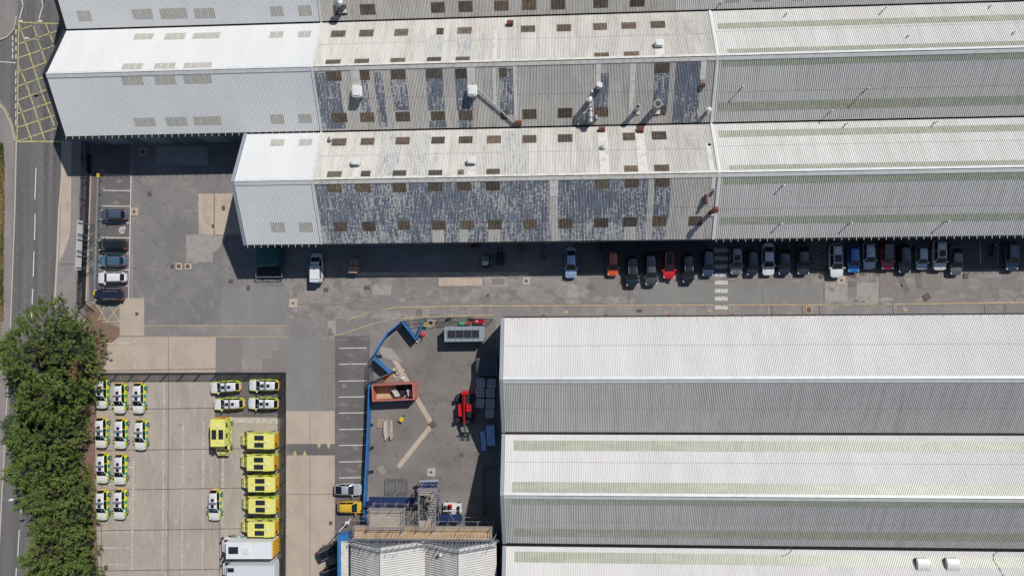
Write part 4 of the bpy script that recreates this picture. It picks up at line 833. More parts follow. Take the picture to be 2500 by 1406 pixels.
car('suv', 4.7, 1.9, P_['black'], 'black car parked askew at the lower hoarding, cut by the photo edge', 823, 1390, R(22), rails=True, glassroof=2)
# white pickup style van standing half in the shade
c = W(774, 655, .8); t = thing('white_van', 'white panel van with dark lettering, half in the shade below the short white hall', 'van', (c.x, c.y, .05), pi / 2); s = shape('van', 4.6, 1.85)
put('body', s['body'], P_['white'], t); put('windscreen', s['windscreen'], m_glass, t); put('rear_window', s['rear_window'], P_['silver'], t, label='blanked rear doors of the van')
for m in s['side_window']: put('side_window', m, m_glass, t)
mb = MB(); mb.prism(rbox(-2.12, -.74, .35, .74, .15), 1.0, 1.92); mb.build('load_box', P_['white'], t); wheels(t, 4.6, 1.85); lamps(t, 4.6, 1.85, 'van')
mb = MB(); mb.cyl((-.1, 0, 1.9), (-.1, 0, 2.0), .12, k=10); mb.build('roof_vent', m_black, t); mb = MB(); mb.box(-1.75, -.68, 1.93, -1.69, .68, 1.97); mb.build('roof_bar', m_black, t); mb = MB(); mb.box(.4, -.68, 1.84, .46, .68, 1.9); mb.build('roof_bar', m_black, t)
mb = MB()
for k in range(7):      # unreadable dark lettering blocks on the side and bonnet
    mb.box(-1.55 + k * .2, -.80, 1.25, -1.55 + k * .2 + .12, -.735, 1.5)
mb.build('lettering', m_black, t); mb = MB()
for k in range(5): mb.box(1.78, -.28 + k * .13, 1.03, 1.9, -.28 + k * .13 + .08, 1.10)
mb.build('lettering', m_black, t)
for sg in (1, -1): mb = MB(); mb.box(1.35, sg * 1.0 - .1, 1.1, 1.5, sg * 1.0 + .1, 1.3); mb.build('mirror', m_black, t)

# ---- ambulance cars
m_hy = mat('livery_yellow', (.66, .74, .03), .4); m_hg = mat('livery_green', (.0, .28, .20), .4); m_ho = stripes('livery_chevron', (.66, .22, .08), (.72, .66, .35), (0, 1, .8), .25, .5)
m_bar = mat('lightbar_grey', (.15, .165, .19), .5, 0, [((6, 6, 6), (.18, .2, .23), .4, .6, 2)])
def amb_car(label):
    L, Wd = 4.75, 1.86; root = thing('ambulance_car', label, 'ambulance car', (0, 0, .02)); s = shape('estate', L, Wd, True); rg, rr, rf, wb, zb, zh, zr = s['info']
    for m in (P_['white'], m_hy, m_hg, P_['silver'], m_ho): s['body'].materials.append(m)
    put('body', s['body'], None, root); put('windscreen', s['windscreen'], m_glass, root); put('rear_window', s['rear_window'], m_glass, root)
    for m in s['side_window']: put('side_window', m, m_glass, root)
    wheels(root, L, Wd, .35); lamps(root, L, Wd, 'estate')
    for x in (-.88, .06): mb = MB(); mb.box(x - .24, -.24, zr + .0, x + .24, .24, zr + .035); mb.build('roof_solar_panel', m_solar, root)
    mb = MB(); mb.prism(rbox(-.55, -.64, -.27, .64, .08), zr + .0, zr + .15); mb.build('light_bar', m_bar, root)
    for y in (-.28, 0, .28): mb = MB(); mb.cyl((-1.42, y, zr - .05), (-1.42, y, zr + .09), .035, k=6); mb.build('antenna', m_galv_d, root)
    for sg in (1, -1): mb = MB(); mb.box(wb * L - .25, sg * .98 - .13, zb, wb * L - .1, sg * .98 + .1, zb + .16); mb.build('mirror', P_['white'] if sg > 0 else m_black, root)
    mb = MB(); mb.quad((.62, .18, 1.33), (.78, .18, 1.24), (.78, .33, 1.24), (.62, .33, 1.33)); mb.build('windscreen_card', m_white, root)
    cu = bpy.data.curves.new('lettering', 'FONT'); cu.body = 'AMBULANCE'; cu.size = .17; cu.align_x = 'CENTER'; o = bpy.data.objects.new('tmp', cu); me = bpy.data.meshes.new_from_object(o); me.name = 'lettering'; bpy.data.objects.remove(o)
    me.materials.append(mat('letter_grey', (.35, .36, .36), .5)); o = put('lettering', me, None, root, (L * .445, 0, .845)); o.rotation_euler = (0, R(9), pi / 2); 
    mb = MB(); mb.box(-L * .496, -.26, .55, -L * .488, .26, .67); mb.build('number_plate', mat('plate_yellow', (.6, .5, .05), .5), root)
    return root
proto = amb_car('x'); first = True
GA = 'white yellow green ambulance cars in the concrete yard'
for px, py, rz, lb in ((250, 959, Sd_, 'ambulance car at the top of the column nearest the trees, half shaded by the hedge'), (294, 971, Sd_, 'ambulance car in the top row, middle of three below the fence'), (340, 971, Sd_, 'ambulance car in the top row, right one of three below the fence'),
                   (249, 1055, Sd_, 'ambulance car second from the top in the column nearest the trees'), (296, 1057, Sd_, 'ambulance car second from the top in the middle column'), (345, 1060, Sd_, 'ambulance car second from the top in the short right column'),
                   (252, 1141, Sd_, 'ambulance car third from the top in the column nearest the trees'), (295, 1144, Sd_, 'ambulance car third from the top in the middle column'), (251, 1231, Sd_, 'ambulance car at the bottom of the column nearest the trees'), (294, 1229, Sd_, 'ambulance car at the bottom of the middle column'),
                   (525, 1231, Sd_, 'ambulance car standing alone left of the yellow ambulance vans'), (551, 944, pi + R(2.5), 'ambulance car facing left, upper left of the block of four at the fence corner'), (560, 985, pi + R(2), 'ambulance car facing left, lower left of the block of four, pointing at open concrete'),
                   (646, 940, pi - R(1), 'ambulance car facing left, upper right of the block of four in the fence corner'), (644, 984, pi - R(.5), 'ambulance car facing left, lower right of the block of four by the fence')):
    o = proto if first else copy_tree(proto); first = False; c = W(px, py, .7); o.location = (c.x, c.y, .05); o.rotation_euler.z = rz + rnd.uniform(-.01, .01); o['label'] = lb; o['group'] = GA
# ---- yellow ambulance vans
m_vy = mat('van_yellow', (.78, .74, .21), .45, 0, [((.5, .5, .5), (.74, .70, .19), .4, .6, 2)]); m_vs = stripes('rear_chevron', (.66, .19, .02), (.70, .62, .05), (0, 1, 1), .42, .5); m_vgc = mat('van_side_check', (.25, .48, .04), .45)
def amb_van(label):
    root = thing('ambulance_van', label, 'ambulance', (0, 0, .02)); L, Wd = 6.0, 2.15
    s = shape('cab', 2.9, 1.95); put('cab', s['body'], m_vy, root, (1.5, 0, 0)); put('windscreen', s['windscreen'], m_glass, root, (1.5, 0, 0))
    for m in s['side_window']: put('side_window', m, m_glass, root, (1.5, 0, 0))
    mb = MB(); mb.box(-2.85, -1.07, .55, 1.2, 1.07, 2.75)
    mb.box(-2.84, -1.05, .3, 1.2, 1.05, .56); mb.build('box_body', m_vy, root)
    for sg in (1, -1):
        mb = MB()
        for k in range(8):
            for r in range(2):
                if (k + r) % 2: y0, y1 = sorted((sg * 1.071, sg * 1.078)); mb.box(-2.82 + k * .5, y0, .6 + r * .5, -2.82 + k * .5 + .5, y1, 1.1 + r * .5)
        mb.build('check_pattern', m_vgc, root)
        for x in (-1.9, -.3): mb = MB(); y0, y1 = sorted((sg * 1.06, sg * 1.085)); mb.box(x - .35, y0, 1.75, x + .35, y1, 2.3); mb.build('side_window', m_glass, root)
        mb = MB(); y0, y1 = sorted((sg * .98, sg * 1.17)); mb.box(-2.2, y0, 2.56, -1.2, y1, 2.68); mb.build('awning_light', m_hy, root)
        mb = MB(); mb.box(1.9, sg * 1.12 - .12, 1.5, 2.05, sg * 1.12 + .12, 1.85); mb.build('mirror', m_black, root)
        mb = MB(); y0, y1 = sorted((sg * .03, sg * 1.0)); mb.box(-2.90, y0, .6, -2.851, y1, 2.6); d = mb.build('rear_door', m_vs, root)
        if sg > 0: mb = MB(); mb.box(-2.915, .3, 1.8, -2.901, .8, 2.3); mb.build('window', m_glass, d)
        mb = MB(); y0, y1 = sorted((sg * .18, sg * .88)); mb.box(-1.3, y0, 2.752, .12, y1, 2.80); mb.build('solar_panel', m_solar, root)
        mb = MB(); mb.box(1.62, sg * .38 - .2, 1.28, 1.0 + .0 + .62 + .1, sg * .38 + .2, 1.3)
        mb = MB(); mb.prism([(2.62, sg * .15), (2.7, sg * .15), (2.66, sg * .6), (2.58, sg * .6)][::(1 if sg > 0 else -1)], 1.02, 1.115); mb.build('bonnet_vent', m_black, root)
        mb = MB(); y0, y1 = sorted((sg * .4, sg * .8)); mb.box(2.78, y0, .7, 2.93, y1, .95); mb.build('headlight', m_lamp_w, root)
    wheels(root, L, Wd, .36, .31, -.30)
    mb = MB(); mb.cyl((-1.75, 0, 2.75), (-1.75, 0, 2.86), .2, k=12); mb.build('roof_vent', m_white, root)
    mb = MB(); mb.cyl((-.55, 0, 2.75), (-.55, 0, 2.83), .07, k=8); mb.build('beacon', P_['orange'], root); mb = MB(); mb.cyl((.6, 0, 2.75), (.6, 0, 2.83), .05, k=8); mb.build('antenna', m_black, root)
    mb = MB(); mb.cyl((.5, .6, 2.75), (.5, .6, 2.84), .1, k=8); mb.build('sensor_dome', m_white, root); mb = MB(); mb.box(1.5, -.08, 2.05, 1.62, .02, 2.2); mb.build('antenna', m_black, root)
    mb = MB(); mb.box(1.2, -.9, 2.3, 1.4, .9, 2.45); mb.build('light_bar', m_hy, root)
    return root
proto = amb_van('x'); first = True; GV = 'yellow ambulance vans'
for px, py, rz, lb in ((632, 1073, Wd_, 'yellow ambulance van facing left, top one of the stack of five'), (631, 1126, Wd_, 'yellow ambulance van facing left, second from the top of five'), (634, 1177, Wd_, 'yellow ambulance van facing left, middle one of five'),
                   (635, 1229, Wd_, 'yellow ambulance van facing left, fourth from the top of five'), (633, 1285, Wd_, 'yellow ambulance van facing left, bottom one next to the white lorry'), (541, 1066, Sd_, 'yellow ambulance van facing down, left of the other five')):
    o = proto if first else copy_tree(proto); first = False; c = W(px, py, 1.5); o.location = (c.x, c.y, .05); o.rotation_euler.z = rz + rnd.uniform(-.008, .008); o['label'] = lb; o['group'] = GV
# ---- two white lorries
def lorry(px, py, label, second):
    c = W(px, py, 2.0); root = thing('white_lorry', label, 'lorry', (c.x, c.y, .05), pi + R(.8)); s = shape('cab', 2.6, 2.15); K = 1.25
    put('cab', s['body'], P_['white'], root, (3.3, 0, 0), 0, (.95, 1, 1.15)); put('windscreen', s['windscreen'], m_glass, root, (3.3, 0, 0), 0, (.95, 1, 1.15))
    for m in s['side_window']: put('side_window', m, m_glass, root, (3.3, 0, 0), 0, (.95, 1, 1.15))
    mb = MB(); mb.box(-4.2, -1.22, .75, 2.7, 1.22, 3.45); mb.build('box_body', mat('lorry_white', (.74, .76, .78), .4) if not second else mat('lorry_pale', (.62, .66, .67), .45), root)
    mb = MB(); mb.box(-4.1, -1.0, .45, 2.9, 1.0, .76); mb.build('chassis', m_black, root)
    mb = MB(); mb.box(-4.23, -1.24, 3.35, 2.73, 1.24, 3.452); 
    for a in ((-4.22, -1.235, 2.72, -1.19), (-4.22, 1.19, 2.72, 1.235)): pass
    mb = MB(); mb.box(-4.23, -1.24, 3.40, 2.73, -1.17, 3.475); mb.box(-4.23, 1.17, 3.40, 2.73, 1.24, 3.475); mb.build('roof_edge', m_white, root)
    mb = MB(); mb.box(-4.32, -1.15, .8, -4.21, 1.15, 3.2); mb.build('rear_door', m_vs if not second else m_white, root)
    mb = MB(); mb.box(-4.7 if not second else -4.5, -1.1, .75, -4.33, 1.1, 1.0); mb.build('tail_lift', m_vs if not second else m_galv, root)
    for sg in (1, -1):
        mb = MB()
        for k in range(12):
            if k % 2: y0, y1 = sorted((sg * 1.222, sg * 1.23)); mb.box(-4.1 + k * .56, y0, .9, -4.1 + k * .56 + .56, y1, 1.5)
        if not second: mb.build('check_pattern', m_hg, root)
        mb = MB(); mb.box(3.9, sg * 1.25 - .14, 1.6, 4.1, sg * 1.25 + .14, 2.2); mb.build('mirror', m_black, root)
    if not second:
        mb = MB(); mb.box(.85, -.52, 3.45, 2.3, .48, 3.52); mb.build('solar_panel', m_solar, root); mb = MB(); mb.prism(rbox(-.9, -.45, 0, .45, .15), 3.45, 3.62); mb.build('roof_hatch', m_white, root)
    else:
        mb = MB(); mb.box(1.6, .45, 3.45, 2.6, 1.05, 3.5); mb.build('solar_panel', m_solar, root); mb = MB(); mb.box(1.6, -.9, 3.45, 2.6, -.3, 3.5); mb.build('solar_panel', m_solar, root)
    mb = MB(); mb.bar((2.95, -.95, 2.55), (2.95, .95, 2.55), .12, .3); mb.build('wind_deflector', m_white, root)
    wheels(root, 8, 2.3, .45, .40, -.28)
lorry(606, 1334, 'white lorry with solar panel and square roof hatch at the foot of the ambulance stack', False)
lorry(608, 1391, 'pale lorry with two dark roof panels at the bottom edge of the photo', True)

# ---- motorcycle
def moto(px, py, rz, label, col):
    c = W(px, py, .5); t = thing('motorcycle', label, 'motorcycle', (c.x, c.y, 0), rz)
    for x in (-.7, .72): mb = MB(); mb.cyl((x, -.06, .31), (x, .06, .31), .31, k=16); mb.build('wheel', m_rubber, t)
    mb = MB(); mb.cyl((-.5, 0, .75), (.25, 0, .8), .16, .22, 8); mb.cyl((.2, 0, .8), (.55, 0, .85), .22, .12, 8); mb.build('tank', col, t)
    mb = MB(); mb.prism(rbox(-.8, -.13, -.1, .13, .08), .78, .9); mb.build('seat', m_black, t); mb = MB(); mb.bar((.5, -.36, 1.0), (.5, .36, 1.0), .05, .05); mb.cyl((.5, 0, .95), (.72, 0, .32), .05, k=6); mb.build('handlebar', m_galv, t)
    mb = MB(); mb.box(-.3, -.18, .25, .3, .18, .6); mb.build('engine', m_galv_d, t); mb = MB(); mb.cyl((.62, 0, .85), (.75, 0, .83), .1, k=8); mb.build('headlight', m_lamp_w, t)
moto(2424, 610, R(75), 'dark blue motorcycle alone in the empty bays at the right', P_['navy']); moto(1330, 620, R(88), 'black motorcycle in deep shade left of the ice blue saloon', P_['black'])
# ---- forklifts
def forklift(px, py, rz, label, roofc, body, forks=True):
    c = W(px, py, 1.2); t = thing('forklift', label, 'forklift', (c.x, c.y, 0), rz)
    mb = MB(); mb.prism(rbox(-1.0, -.5, .6, .5, .15), .25, .95); mb.prism(rbox(-1.1, -.48, -.5, .48, .2), .9, 1.15); mb.build('body', body, t)
    for x in (-.7, .55):
        for sg in (1, -1): mb = MB(); mb.cyl((x, sg * .42, .28), (x, sg * .58, .28), .28, k=12); mb.build('wheel', m_rubber, t)
    mb = MB()
    for x in (-.6, .45):
        for y in (-.42, .42): mb.bar((x, y, .9), (x, y, 2.1), .06, .06)
    mb.build('guard_post', m_black, t)
    mb = MB(); mb.box(-.75, -.48, 2.08, -.2, .48, 2.16); mb.build('roof_panel', roofc, t)
    mb = MB()
    for x in (-.16, .15, .52): mb.box(x, -.48, 2.1, x + .06, .48, 2.15)
    for y in (-.48, -.02, .42): mb.box(-.2, y, 2.1, .55, y + .06, 2.149)
    mb.build('roof_grille', roofc, t)
    mb = MB(); mb.box(-.4, -.22, .95, .0, .22, 1.1); mb.build('seat', m_rust, t)
    mb = MB()
    for y in (-.3, .3): mb.bar((.75, y, .1), (.75, y, 2.2), .1, .1)
    for z in (.4, 1.2, 2.1): mb.bar((.75, -.3, z), (.75, .3, z), .08, .08)
    mb.build('mast', m_blackm, t)
    for y in (-.25, .25): mb = MB(); mb.box(.85, y - .06, .12, 1.95, y + .06, .17); mb.build('fork', m_galv if forks else m_blackm, t)
forklift(1186, 636, pi / 2, 'forklift with white cage roof and pale forks in the shade', m_white, m_blackm); forklift(1221, 630, pi / 2, 'dark forklift with orange tail in the shade right of the white roofed one', m_blackm, m_rust, False)
# ---- telehandler
c = W(1136, 1000, 1.3); t = thing('telehandler', 'bright red telescopic handler with raised boom and black fork carriage', 'telehandler', (c.x, c.y, 0), Sd_)
mb = MB(); mb.prism(rbox(-2.4, -.6, 2.0, .6, .2), .6, 1.2); mb.build('chassis', m_blackm, t)
mb = MB(); mb.prism(rbox(-2.8, -.55, -2.3, .55, .15), .6, 1.6); mb.build('counterweight', m_red, t)
mb = MB(); mb.prism(rbox(-.9, -1.0, .9, -.45, .1), .9, 1.75); mb.build('engine_cover', m_red, t)
mb = MB(); mb.prism([(-.9, .3), (.1, .3), (.1, 1.05), (-.9, 1.0)], 1.2, 2.45); o = mb.build('cab', m_red, t)
mb = MB(); mb.prism([(.1, .32), (.95, .36), (.95, .98), (.1, 1.04)], 1.2, 2.3); mb.build('windscreen', m_glass_g, o)
for y in (.55, .8): mb = MB(); mb.cyl((-.45, y, 2.451), (-.45, y, 2.49), .11, k=10); mb.build('roof_badge', m_black, o)
for x in (-1.7, 1.5):
    for sg in (1, -1): mb = MB(); mb.cyl((x, sg * .85, .6), (x, sg * 1.25, .6), .6, k=18); w_ = mb.build('wheel', m_rubber, t); mb = MB(); mb.cyl((x, sg * 1.22, .6), (x, sg * 1.27, .6), .28, k=12); mb.build('hub', m_red, w_)
mb = MB(); mb.bar((-2.6, -.1, 2.3), (1.9, -.1, 1.75), .32, .42); mb.build('boom', m_red, t); mb = MB(); mb.bar((1.9, -.1, 1.74), (3.3, -.1, 1.2), .26, .28); mb.build('boom_extension', m_galv_d, t)
mb = MB(); mb.bar((-2.5, -.1, 2.56), (1.7, -.1, 2.05), .12, .06); mb.build('hose_tray', m_black, t)
mb = MB()
for z in (.5, 1.1): mb.bar((3.5, -.85, z), (3.5, .75, z), .1, .1)
for y in (-.85, -.4, -.05, .3, .75): mb.bar((3.5, y, .4), (3.5, y, 1.3), .07, .07)
mb.build('fork_carriage', m_blackm, t)
for y in (-.5, .35): mb = MB(); mb.box(3.55, y - .08, .3, 4.7, y + .08, .36); mb.build('fork', m_blackm, t)
mb = MB()
for k in range(4): mb.bar((3.8 + k * .25, -.9, .42), (3.8 + k * .25, .8, .42), .05, .05)
mb.build('grab_bars', m_galv_d, t)
for sg in (1, -1): mb = MB(); mb.bar((-2.0, sg * 1.25, 1.35), (-1.3, sg * 1.25, 1.35), .4, .05); mb.build('mudguard', m_black, t)
for sg in (1, -1): mb = MB(); mb.bar((1.2, sg * 1.25, 1.35), (1.9, sg * 1.25, 1.35), .4, .05); mb.build('mudguard', m_black, t)
# ---------------------------------------------------------------- fences
def fence(name, label, pts, h, m, post_sp=2.75, pale=.155, pw=.07, rails=(.3, .9), solid=None, z0=0):
    P = [W(x, y, 0) for x, y in pts]; t = thing(name, label, 'fence', (P[0].x, P[0].y, z0)); o0 = Vector((P[0].x, P[0].y, 0))
    pl, rl = MB(), MB(); posts = []
    for a, b in zip(P, P[1:]):
        a = a - o0; b = b - o0; L = (b - a).length; d = (b - a).normalized(); nrm = Vector((-d.y, d.x, 0))
        for f in rails: rl = MB(); rl.bar(a + Vector((0, 0, h * f)), b + Vector((0, 0, h * f)), .05, .05); rl.build('rail', m, t)
        k = max(1, round(L / post_sp))
        for i in range(k + 1):
            q = a + d * L * i / k
            if not posts or (posts[-1] - q).length > .3: posts.append(q)
        if pale:
            n = int(L / pale)
            for i in range(n): q = a + d * (i + .5) * pale + nrm * .05; pl.bar(q + Vector((0, 0, .08)), q + Vector((0, 0, h)), pw, .02, up=nrm)
        if solid: pl.bar(a + Vector((0, 0, h / 2)) + nrm * .05, b + Vector((0, 0, h / 2)) + nrm * .05, .05, h - .1)
    pl.build('panel' if solid else 'pales', m, t)
    for q in posts: mb = MB(); mb.bar(q, q + Vector((0, 0, h * .97)), .12, .12); mb.build('post', m, t)
    return t
fence('palisade_fence', 'dark palisade fence along the top of the concrete ambulance yard', ((250, 911), (697, 909)), 2.2, m_navy, pw=.09, rails=(.2, .85))
fence('palisade_fence', 'dark palisade fence running down the right side of the concrete ambulance yard', ((698, 910), (697, 1440)), 2.2, m_navy, pw=.09, rails=(.2, .85))
fence('roadside_fence', 'black fence between the road and the parking yard, under the sign boards', ((220, 345), (217, 440), (214, 545), (210, 640), (207, 742)), 2.1, m_navy, pale=.13, pw=.055, rails=(.15, .8))
t = fence('boundary_wall', 'low black boarded plinth fence inside the roadside fence', ((222, 380), (219, 470), (216, 560), (212, 655), (209, 738)), .9, m_navy, pale=0, solid=True, post_sp=6)
# gate frame at its south end
t = thing('steel_gate', 'small open gate frame at the south end of the roadside fence', 'gate', W(210, 742, 0), R(-38)); mb = MB()
for z in (.2, 1.9): mb = MB(); mb.bar((0, 0, z), (1.9, 0, z), .06, .06); mb.build('rail', m_navy, t); mb = MB()
for k in range(13): mb.bar((k * .155, 0, .1), (k * .155, 0, 2.0), .03, .03)
mb.build('bars', m_navy, t)
# low concrete edging beside the fence and vehicle barrier
mb = MB(); A0, A1 = W(222, 425, 0), W(211, 735, 0); mb.bar(A0 + Vector((0, 0, .08)), A1 + Vector((0, 0, .08)), .3, .16); tag(mb.build('concrete_kerb', m_tan), 'pale concrete edging at the foot of the roadside fence', 'kerb')
A0, A1 = W(240, 424, .6), W(232, 720, .6); c = A0.copy(); c.z = 0; t = thing('vehicle_barrier', 'long galvanised crash barrier with yellow ends in front of the parked cars', 'barrier', c)
d = A1 - A0; dn = d.normalized(); mb = MB(); mb.bar(Vector((0, 0, .6)) + dn * .6, Vector((0, 0, .6)) + d - dn * .6, .22, .3); mb.build('rail', m_galv, t)
for a, b in ((0, .6), (1, -.6)): mb = MB(); p0 = Vector((0, 0, .6)) + d * a; mb.bar(p0, p0 + dn * b, .28, .34); mb.build('end_cap', mat('yellow_cap', (.68, .48, .03), .5), t)
for i in range(9): mb = MB(); q = d * ((i + .5) / 9); mb.bar(q + Vector((.08, 0, 0)), q + Vector((.08, 0, .6)), .12, .12); mb.build('post', m_galv_d, t)
# sign boards over the fence
for (y0, y1, lb) in ((539, 578, 'top sign board of three raised on posts over the roadside fence, seen from above'), (580, 618, 'middle sign board of three raised on posts over the roadside fence'), (620, 659, 'bottom sign board of three raised on posts over the roadside fence')):
    xa = 190 - (y0 - 540) * .04
    a = W(xa + 5.5, y0, 3.0); b = W(xa + 5.5 - 1.5, y1, 3.0); cc = (a + b) / 2; t = thing('sign_board', lb, 'sign', (cc.x, cc.y, 0), 0, 'sign boards over the roadside fence')
    L = (a - b).length / 2; rot = math.atan2((a - b).x, (a - b).y); t.rotation_euler.z = -rot
    for k in range(3): mb = MB(); mb.box(-.03, -L, 2.35 + k * .42, .03, L, 2.35 + k * .42 + .40); mb.build('panel', m_flash, t)
    for y in (-L * .72, L * .72):
        mb = MB(); mb.bar((.12, y, 0), (.12, y, 3.6), .10, .10); mb.bar((.12, y, 2.6), (1.1, y, 0), .07, .07); mb.build('post', m_galv_d, t)
# street lamps
def lamp(hx, hy, bx, by, h, label):
    hd = W(hx, hy, h); b = W(bx, by, 0); t = thing('street_lamp', label, 'street lamp', b); v = hd - b; v.z = 0; vn = v.normalized(); L = v.length
    mb = MB(); mb.cyl((0, 0, 0), (0, 0, 1.2), .11, .1, 10); mb.cyl((0, 0, 1.2), (0, 0, h - .6), .075, .05, 10); mb.build('pole', m_galv, t)
    mb = MB(); mb.cyl((0, 0, h - .62), vn * L * .5 + Vector((0, 0, h - .2)), .05, k=8); mb.cyl(vn * L * .5 + Vector((0, 0, h - .2)), vn * (L - .35) + Vector((0, 0, h)), .045, k=8); mb.build('arm', m_galv, t)
    mb = MB(); a = vn * (L - .45); c_ = vn * (L + .3); mb.cyl(a + Vector((0, 0, h)), (a + c_) / 2 + Vector((0, 0, h + .03)), .10, .19, 10); mb.cyl((a + c_) / 2 + Vector((0, 0, h + .03)), c_ + Vector((0, 0, h)), .19, .1, 10); mb.build('lamp_head', m_white, t)
lamp(26, 1220, 167, 1173, 8.5, 'street lamp reaching over the road between the hedge trees at the lower left')
lamp(63, 95, 184, 146, 8.5, 'street lamp over the yellow road box, its pole hidden by the white hall')
# CCTV mast
b = W(856, 1266, 0); t = thing('camera_mast', 'tall white pole with a camera head and cross arm below the yellow car', 'camera mast', b)
mb = MB(); mb.cyl((0, 0, 0), (0, 0, 6.2), .11, .08, 10); mb.build('pole', m_white, t); mb = MB(); mb.box(-.5, -.08, .5, .5, .08, 3.4) if False else mb.box(-.3, -.18, 1.4, .3, .12, 1.8); mb.build('equipment_box', m_white, t)
mb = MB(); mb.bar((-.7, 0, 6.15), (.7, .1, 6.15), .08, .08); mb.build('cross_arm', m_galv, t); mb = MB(); mb.cyl((0, 0, 6.2), (0, 0, 6.45), .2, .15, 10); mb.build('camera', m_galv_d, t)
# ---------------------------------------------------------------- blue hoarding of the building compound
def hoard(label, pts, h=1.75, m=m_blue, name='hoarding'):
    P = [W(x, y, 0) for x, y in pts]; t = thing(name, label, 'hoarding', (P[0].x, P[0].y, 0)); o0 = Vector((P[0].x, P[0].y, 0))
    for a, b in zip(P, P[1:]):
        a = a - o0; b = b - o0; mb = MB(); mb.bar(a + Vector((0, 0, h / 2)), b + Vector((0, 0, h / 2)), .10, h); mb.build('panel', m, t)
        d = (b - a).normalized(); n = Vector((-d.y, d.x, 0)); mb = MB(); mb.bar(a + Vector((0, 0, h)), b + Vector((0, 0, h)), .18, .10); mb.build('top_rail', m, t)
    return t, P
hoard('long blue hoarding between the marked bays and the work yard', ((908, 935), (905, 1030), (901, 1120), (897, 1200), (895, 1290)))
hoard('short angled blue hoarding curving round the upper left of the work yard', ((916, 868), (938, 832), (952, 812), (985, 785)))
def gate(label, pts, h=2.2):
    P = [W(x, y, 0) for x, y in pts]; t = thing('mesh_gate', label, 'gate', (P[0].x, P[0].y, 0)); o0 = Vector((P[0].x, P[0].y, 0))
    for a, b in zip(P, P[1:]):
        a = a - o0; b = b - o0; d = (b - a); n = max(2, int(d.length / .12)); mb = MB()
        for z in (.15, 1.1, h): mb.bar(a + Vector((0, 0, z)), b + Vector((0, 0, z)), .05, .05)
        for k in (0, .5, 1): mb.bar(a + d * k + Vector((0, 0, .1)), a + d * k + Vector((0, 0, h)), .05, .05)
        mb.build('frame', m_galv_d, t); mb = MB()
        for i in range(n + 1): mb.bar(a + d * i / n + Vector((0, 0, .1)), a + d * i / n + Vector((0, 0, h)), .022, .022)
        mb.build('mesh_infill', m_galv_d, t)
gate('steel mesh fence panels along the top edge of the work yard', ((985, 783), (1043, 777), (1110, 775), (1205, 778)))
gate('steel mesh fence panels in the gap left of the red container', ((912, 878), (910, 930)))
# open gate leaves with blue boards
for lb, a, b in (('blue boarded gate leaf slanting down from the upper hoarding', (988, 785), (1020, 826)), ('blue boarded gate leaf standing by the red tools', (1020, 828), (1042, 779)),
                 ('blue boarded gate leaf slanting toward the rubble heap', (918, 872), (958, 908)), ('thin pale blue gate leaf above the red container', (956, 910), (906, 928))):
    A0, B0 = W(*a), W(*b); t = thing('boarded_gate', lb, 'gate', A0); d = B0 - A0; mb = MB(); h = 1.8
    thin = 'thin' in lb
    mb.bar(Vector((0, 0, h / 2 + .1)), d + Vector((0, 0, h / 2 + .1)), .07, h if not thin else .3); mb.build('board', m_blue, t)
    
    for z in (.15, h + .15): mb = MB(); mb.bar(Vector((0, 0, z)), d + Vector((0, 0, z)), .16 if not thin else .1, .08); mb.build('rail', m_blue if not thin else m_galv, t); mb = MB()
    for k in range(int(d.length / .14)): q = d * (k * .14 / d.length); mb.bar(q, q + Vector((0, 0, h)), .02, .02)
    for k in (0, .5, 1): mb.bar(d * k, d * k + Vector((0, 0, h)), .07, .07)
    mb.build('frame', m_galv_d, t)
for x, y, lb in ((926, 869, 'black ballast foot by the upper gate corner'), (960, 908, 'black ballast foot beside the rubble heap'), (904, 1037, 'black brace foot beside the pallet'), (906, 1094, 'black brace foot on the long hoarding, middle one'), (905, 1151, 'black brace foot on the long hoarding by the tilted pallet'), (1095, 779, 'black ballast foot behind the green box'), (1150, 778, 'black ballast foot behind the red box')):
    c = W(x, y); t = thing('ballast_block', lb, 'ballast block', c, rnd.uniform(-.6, .6)); mb = MB(); mb.prism(rbox(-.45, -.2, .45, .2, .06), 0, .22); mb.build('block', m_black, t); mb = MB(); mb.bar((0, 0, .2), (-.1, 0, 1.2), .05, .05); mb.build('brace', m_galv_d, t)
# ---- white solar site cabin (trailer)
c = W(1133, 815, 2.3); t = thing('site_cabin', 'grey site cabin trailer with solar panels on its roof', 'site cabin', (c.x, c.y, 0), R(.4)); hx, hy = 2.92, 1.12
mb = MB(); mb.box(-hx + .06, -hy + .06, .45, hx - .06, hy - .06, 2.35); mb.build('wall', m_cabin, t); mb = MB(); mb.box(-hx, -hy, 2.35, hx, hy, 2.5); mb.build('roof', m_cabin, t)
for k in range(4): mb = MB(); x = -2.4 + k * 1.17; mb.box(x, -.55, 2.56, x + 1.08, .55, 2.61); mb.build('solar_panel', m_solar, t)
mb = MB(); 
for y in (-.6, .56): mb.box(-2.45, y, 2.55, 2.32, y + .04, 2.63)
for k in range(5): x = -2.45 + k * 1.18; mb.box(x, -.56, 2.55, x + .04, .56, 2.63)
mb.build('panel_frame', m_galv, t); mb = MB()
for k in range(6):
    x = -2.1 + k * .85
    for y0, y1 in ((-1.05, -.65), (.65, 1.05)): mb.box(x, y0, 2.5, x + .04, y1, 2.54)
mb.build('roof_rib', m_galv_d, t)
for x in (-.7, .5):
    for sg in (1, -1): mb = MB(); mb.cyl((x, sg * .8, .33), (x, sg * 1.02, .33), .33, k=14); mb.build('wheel', m_rubber, t)
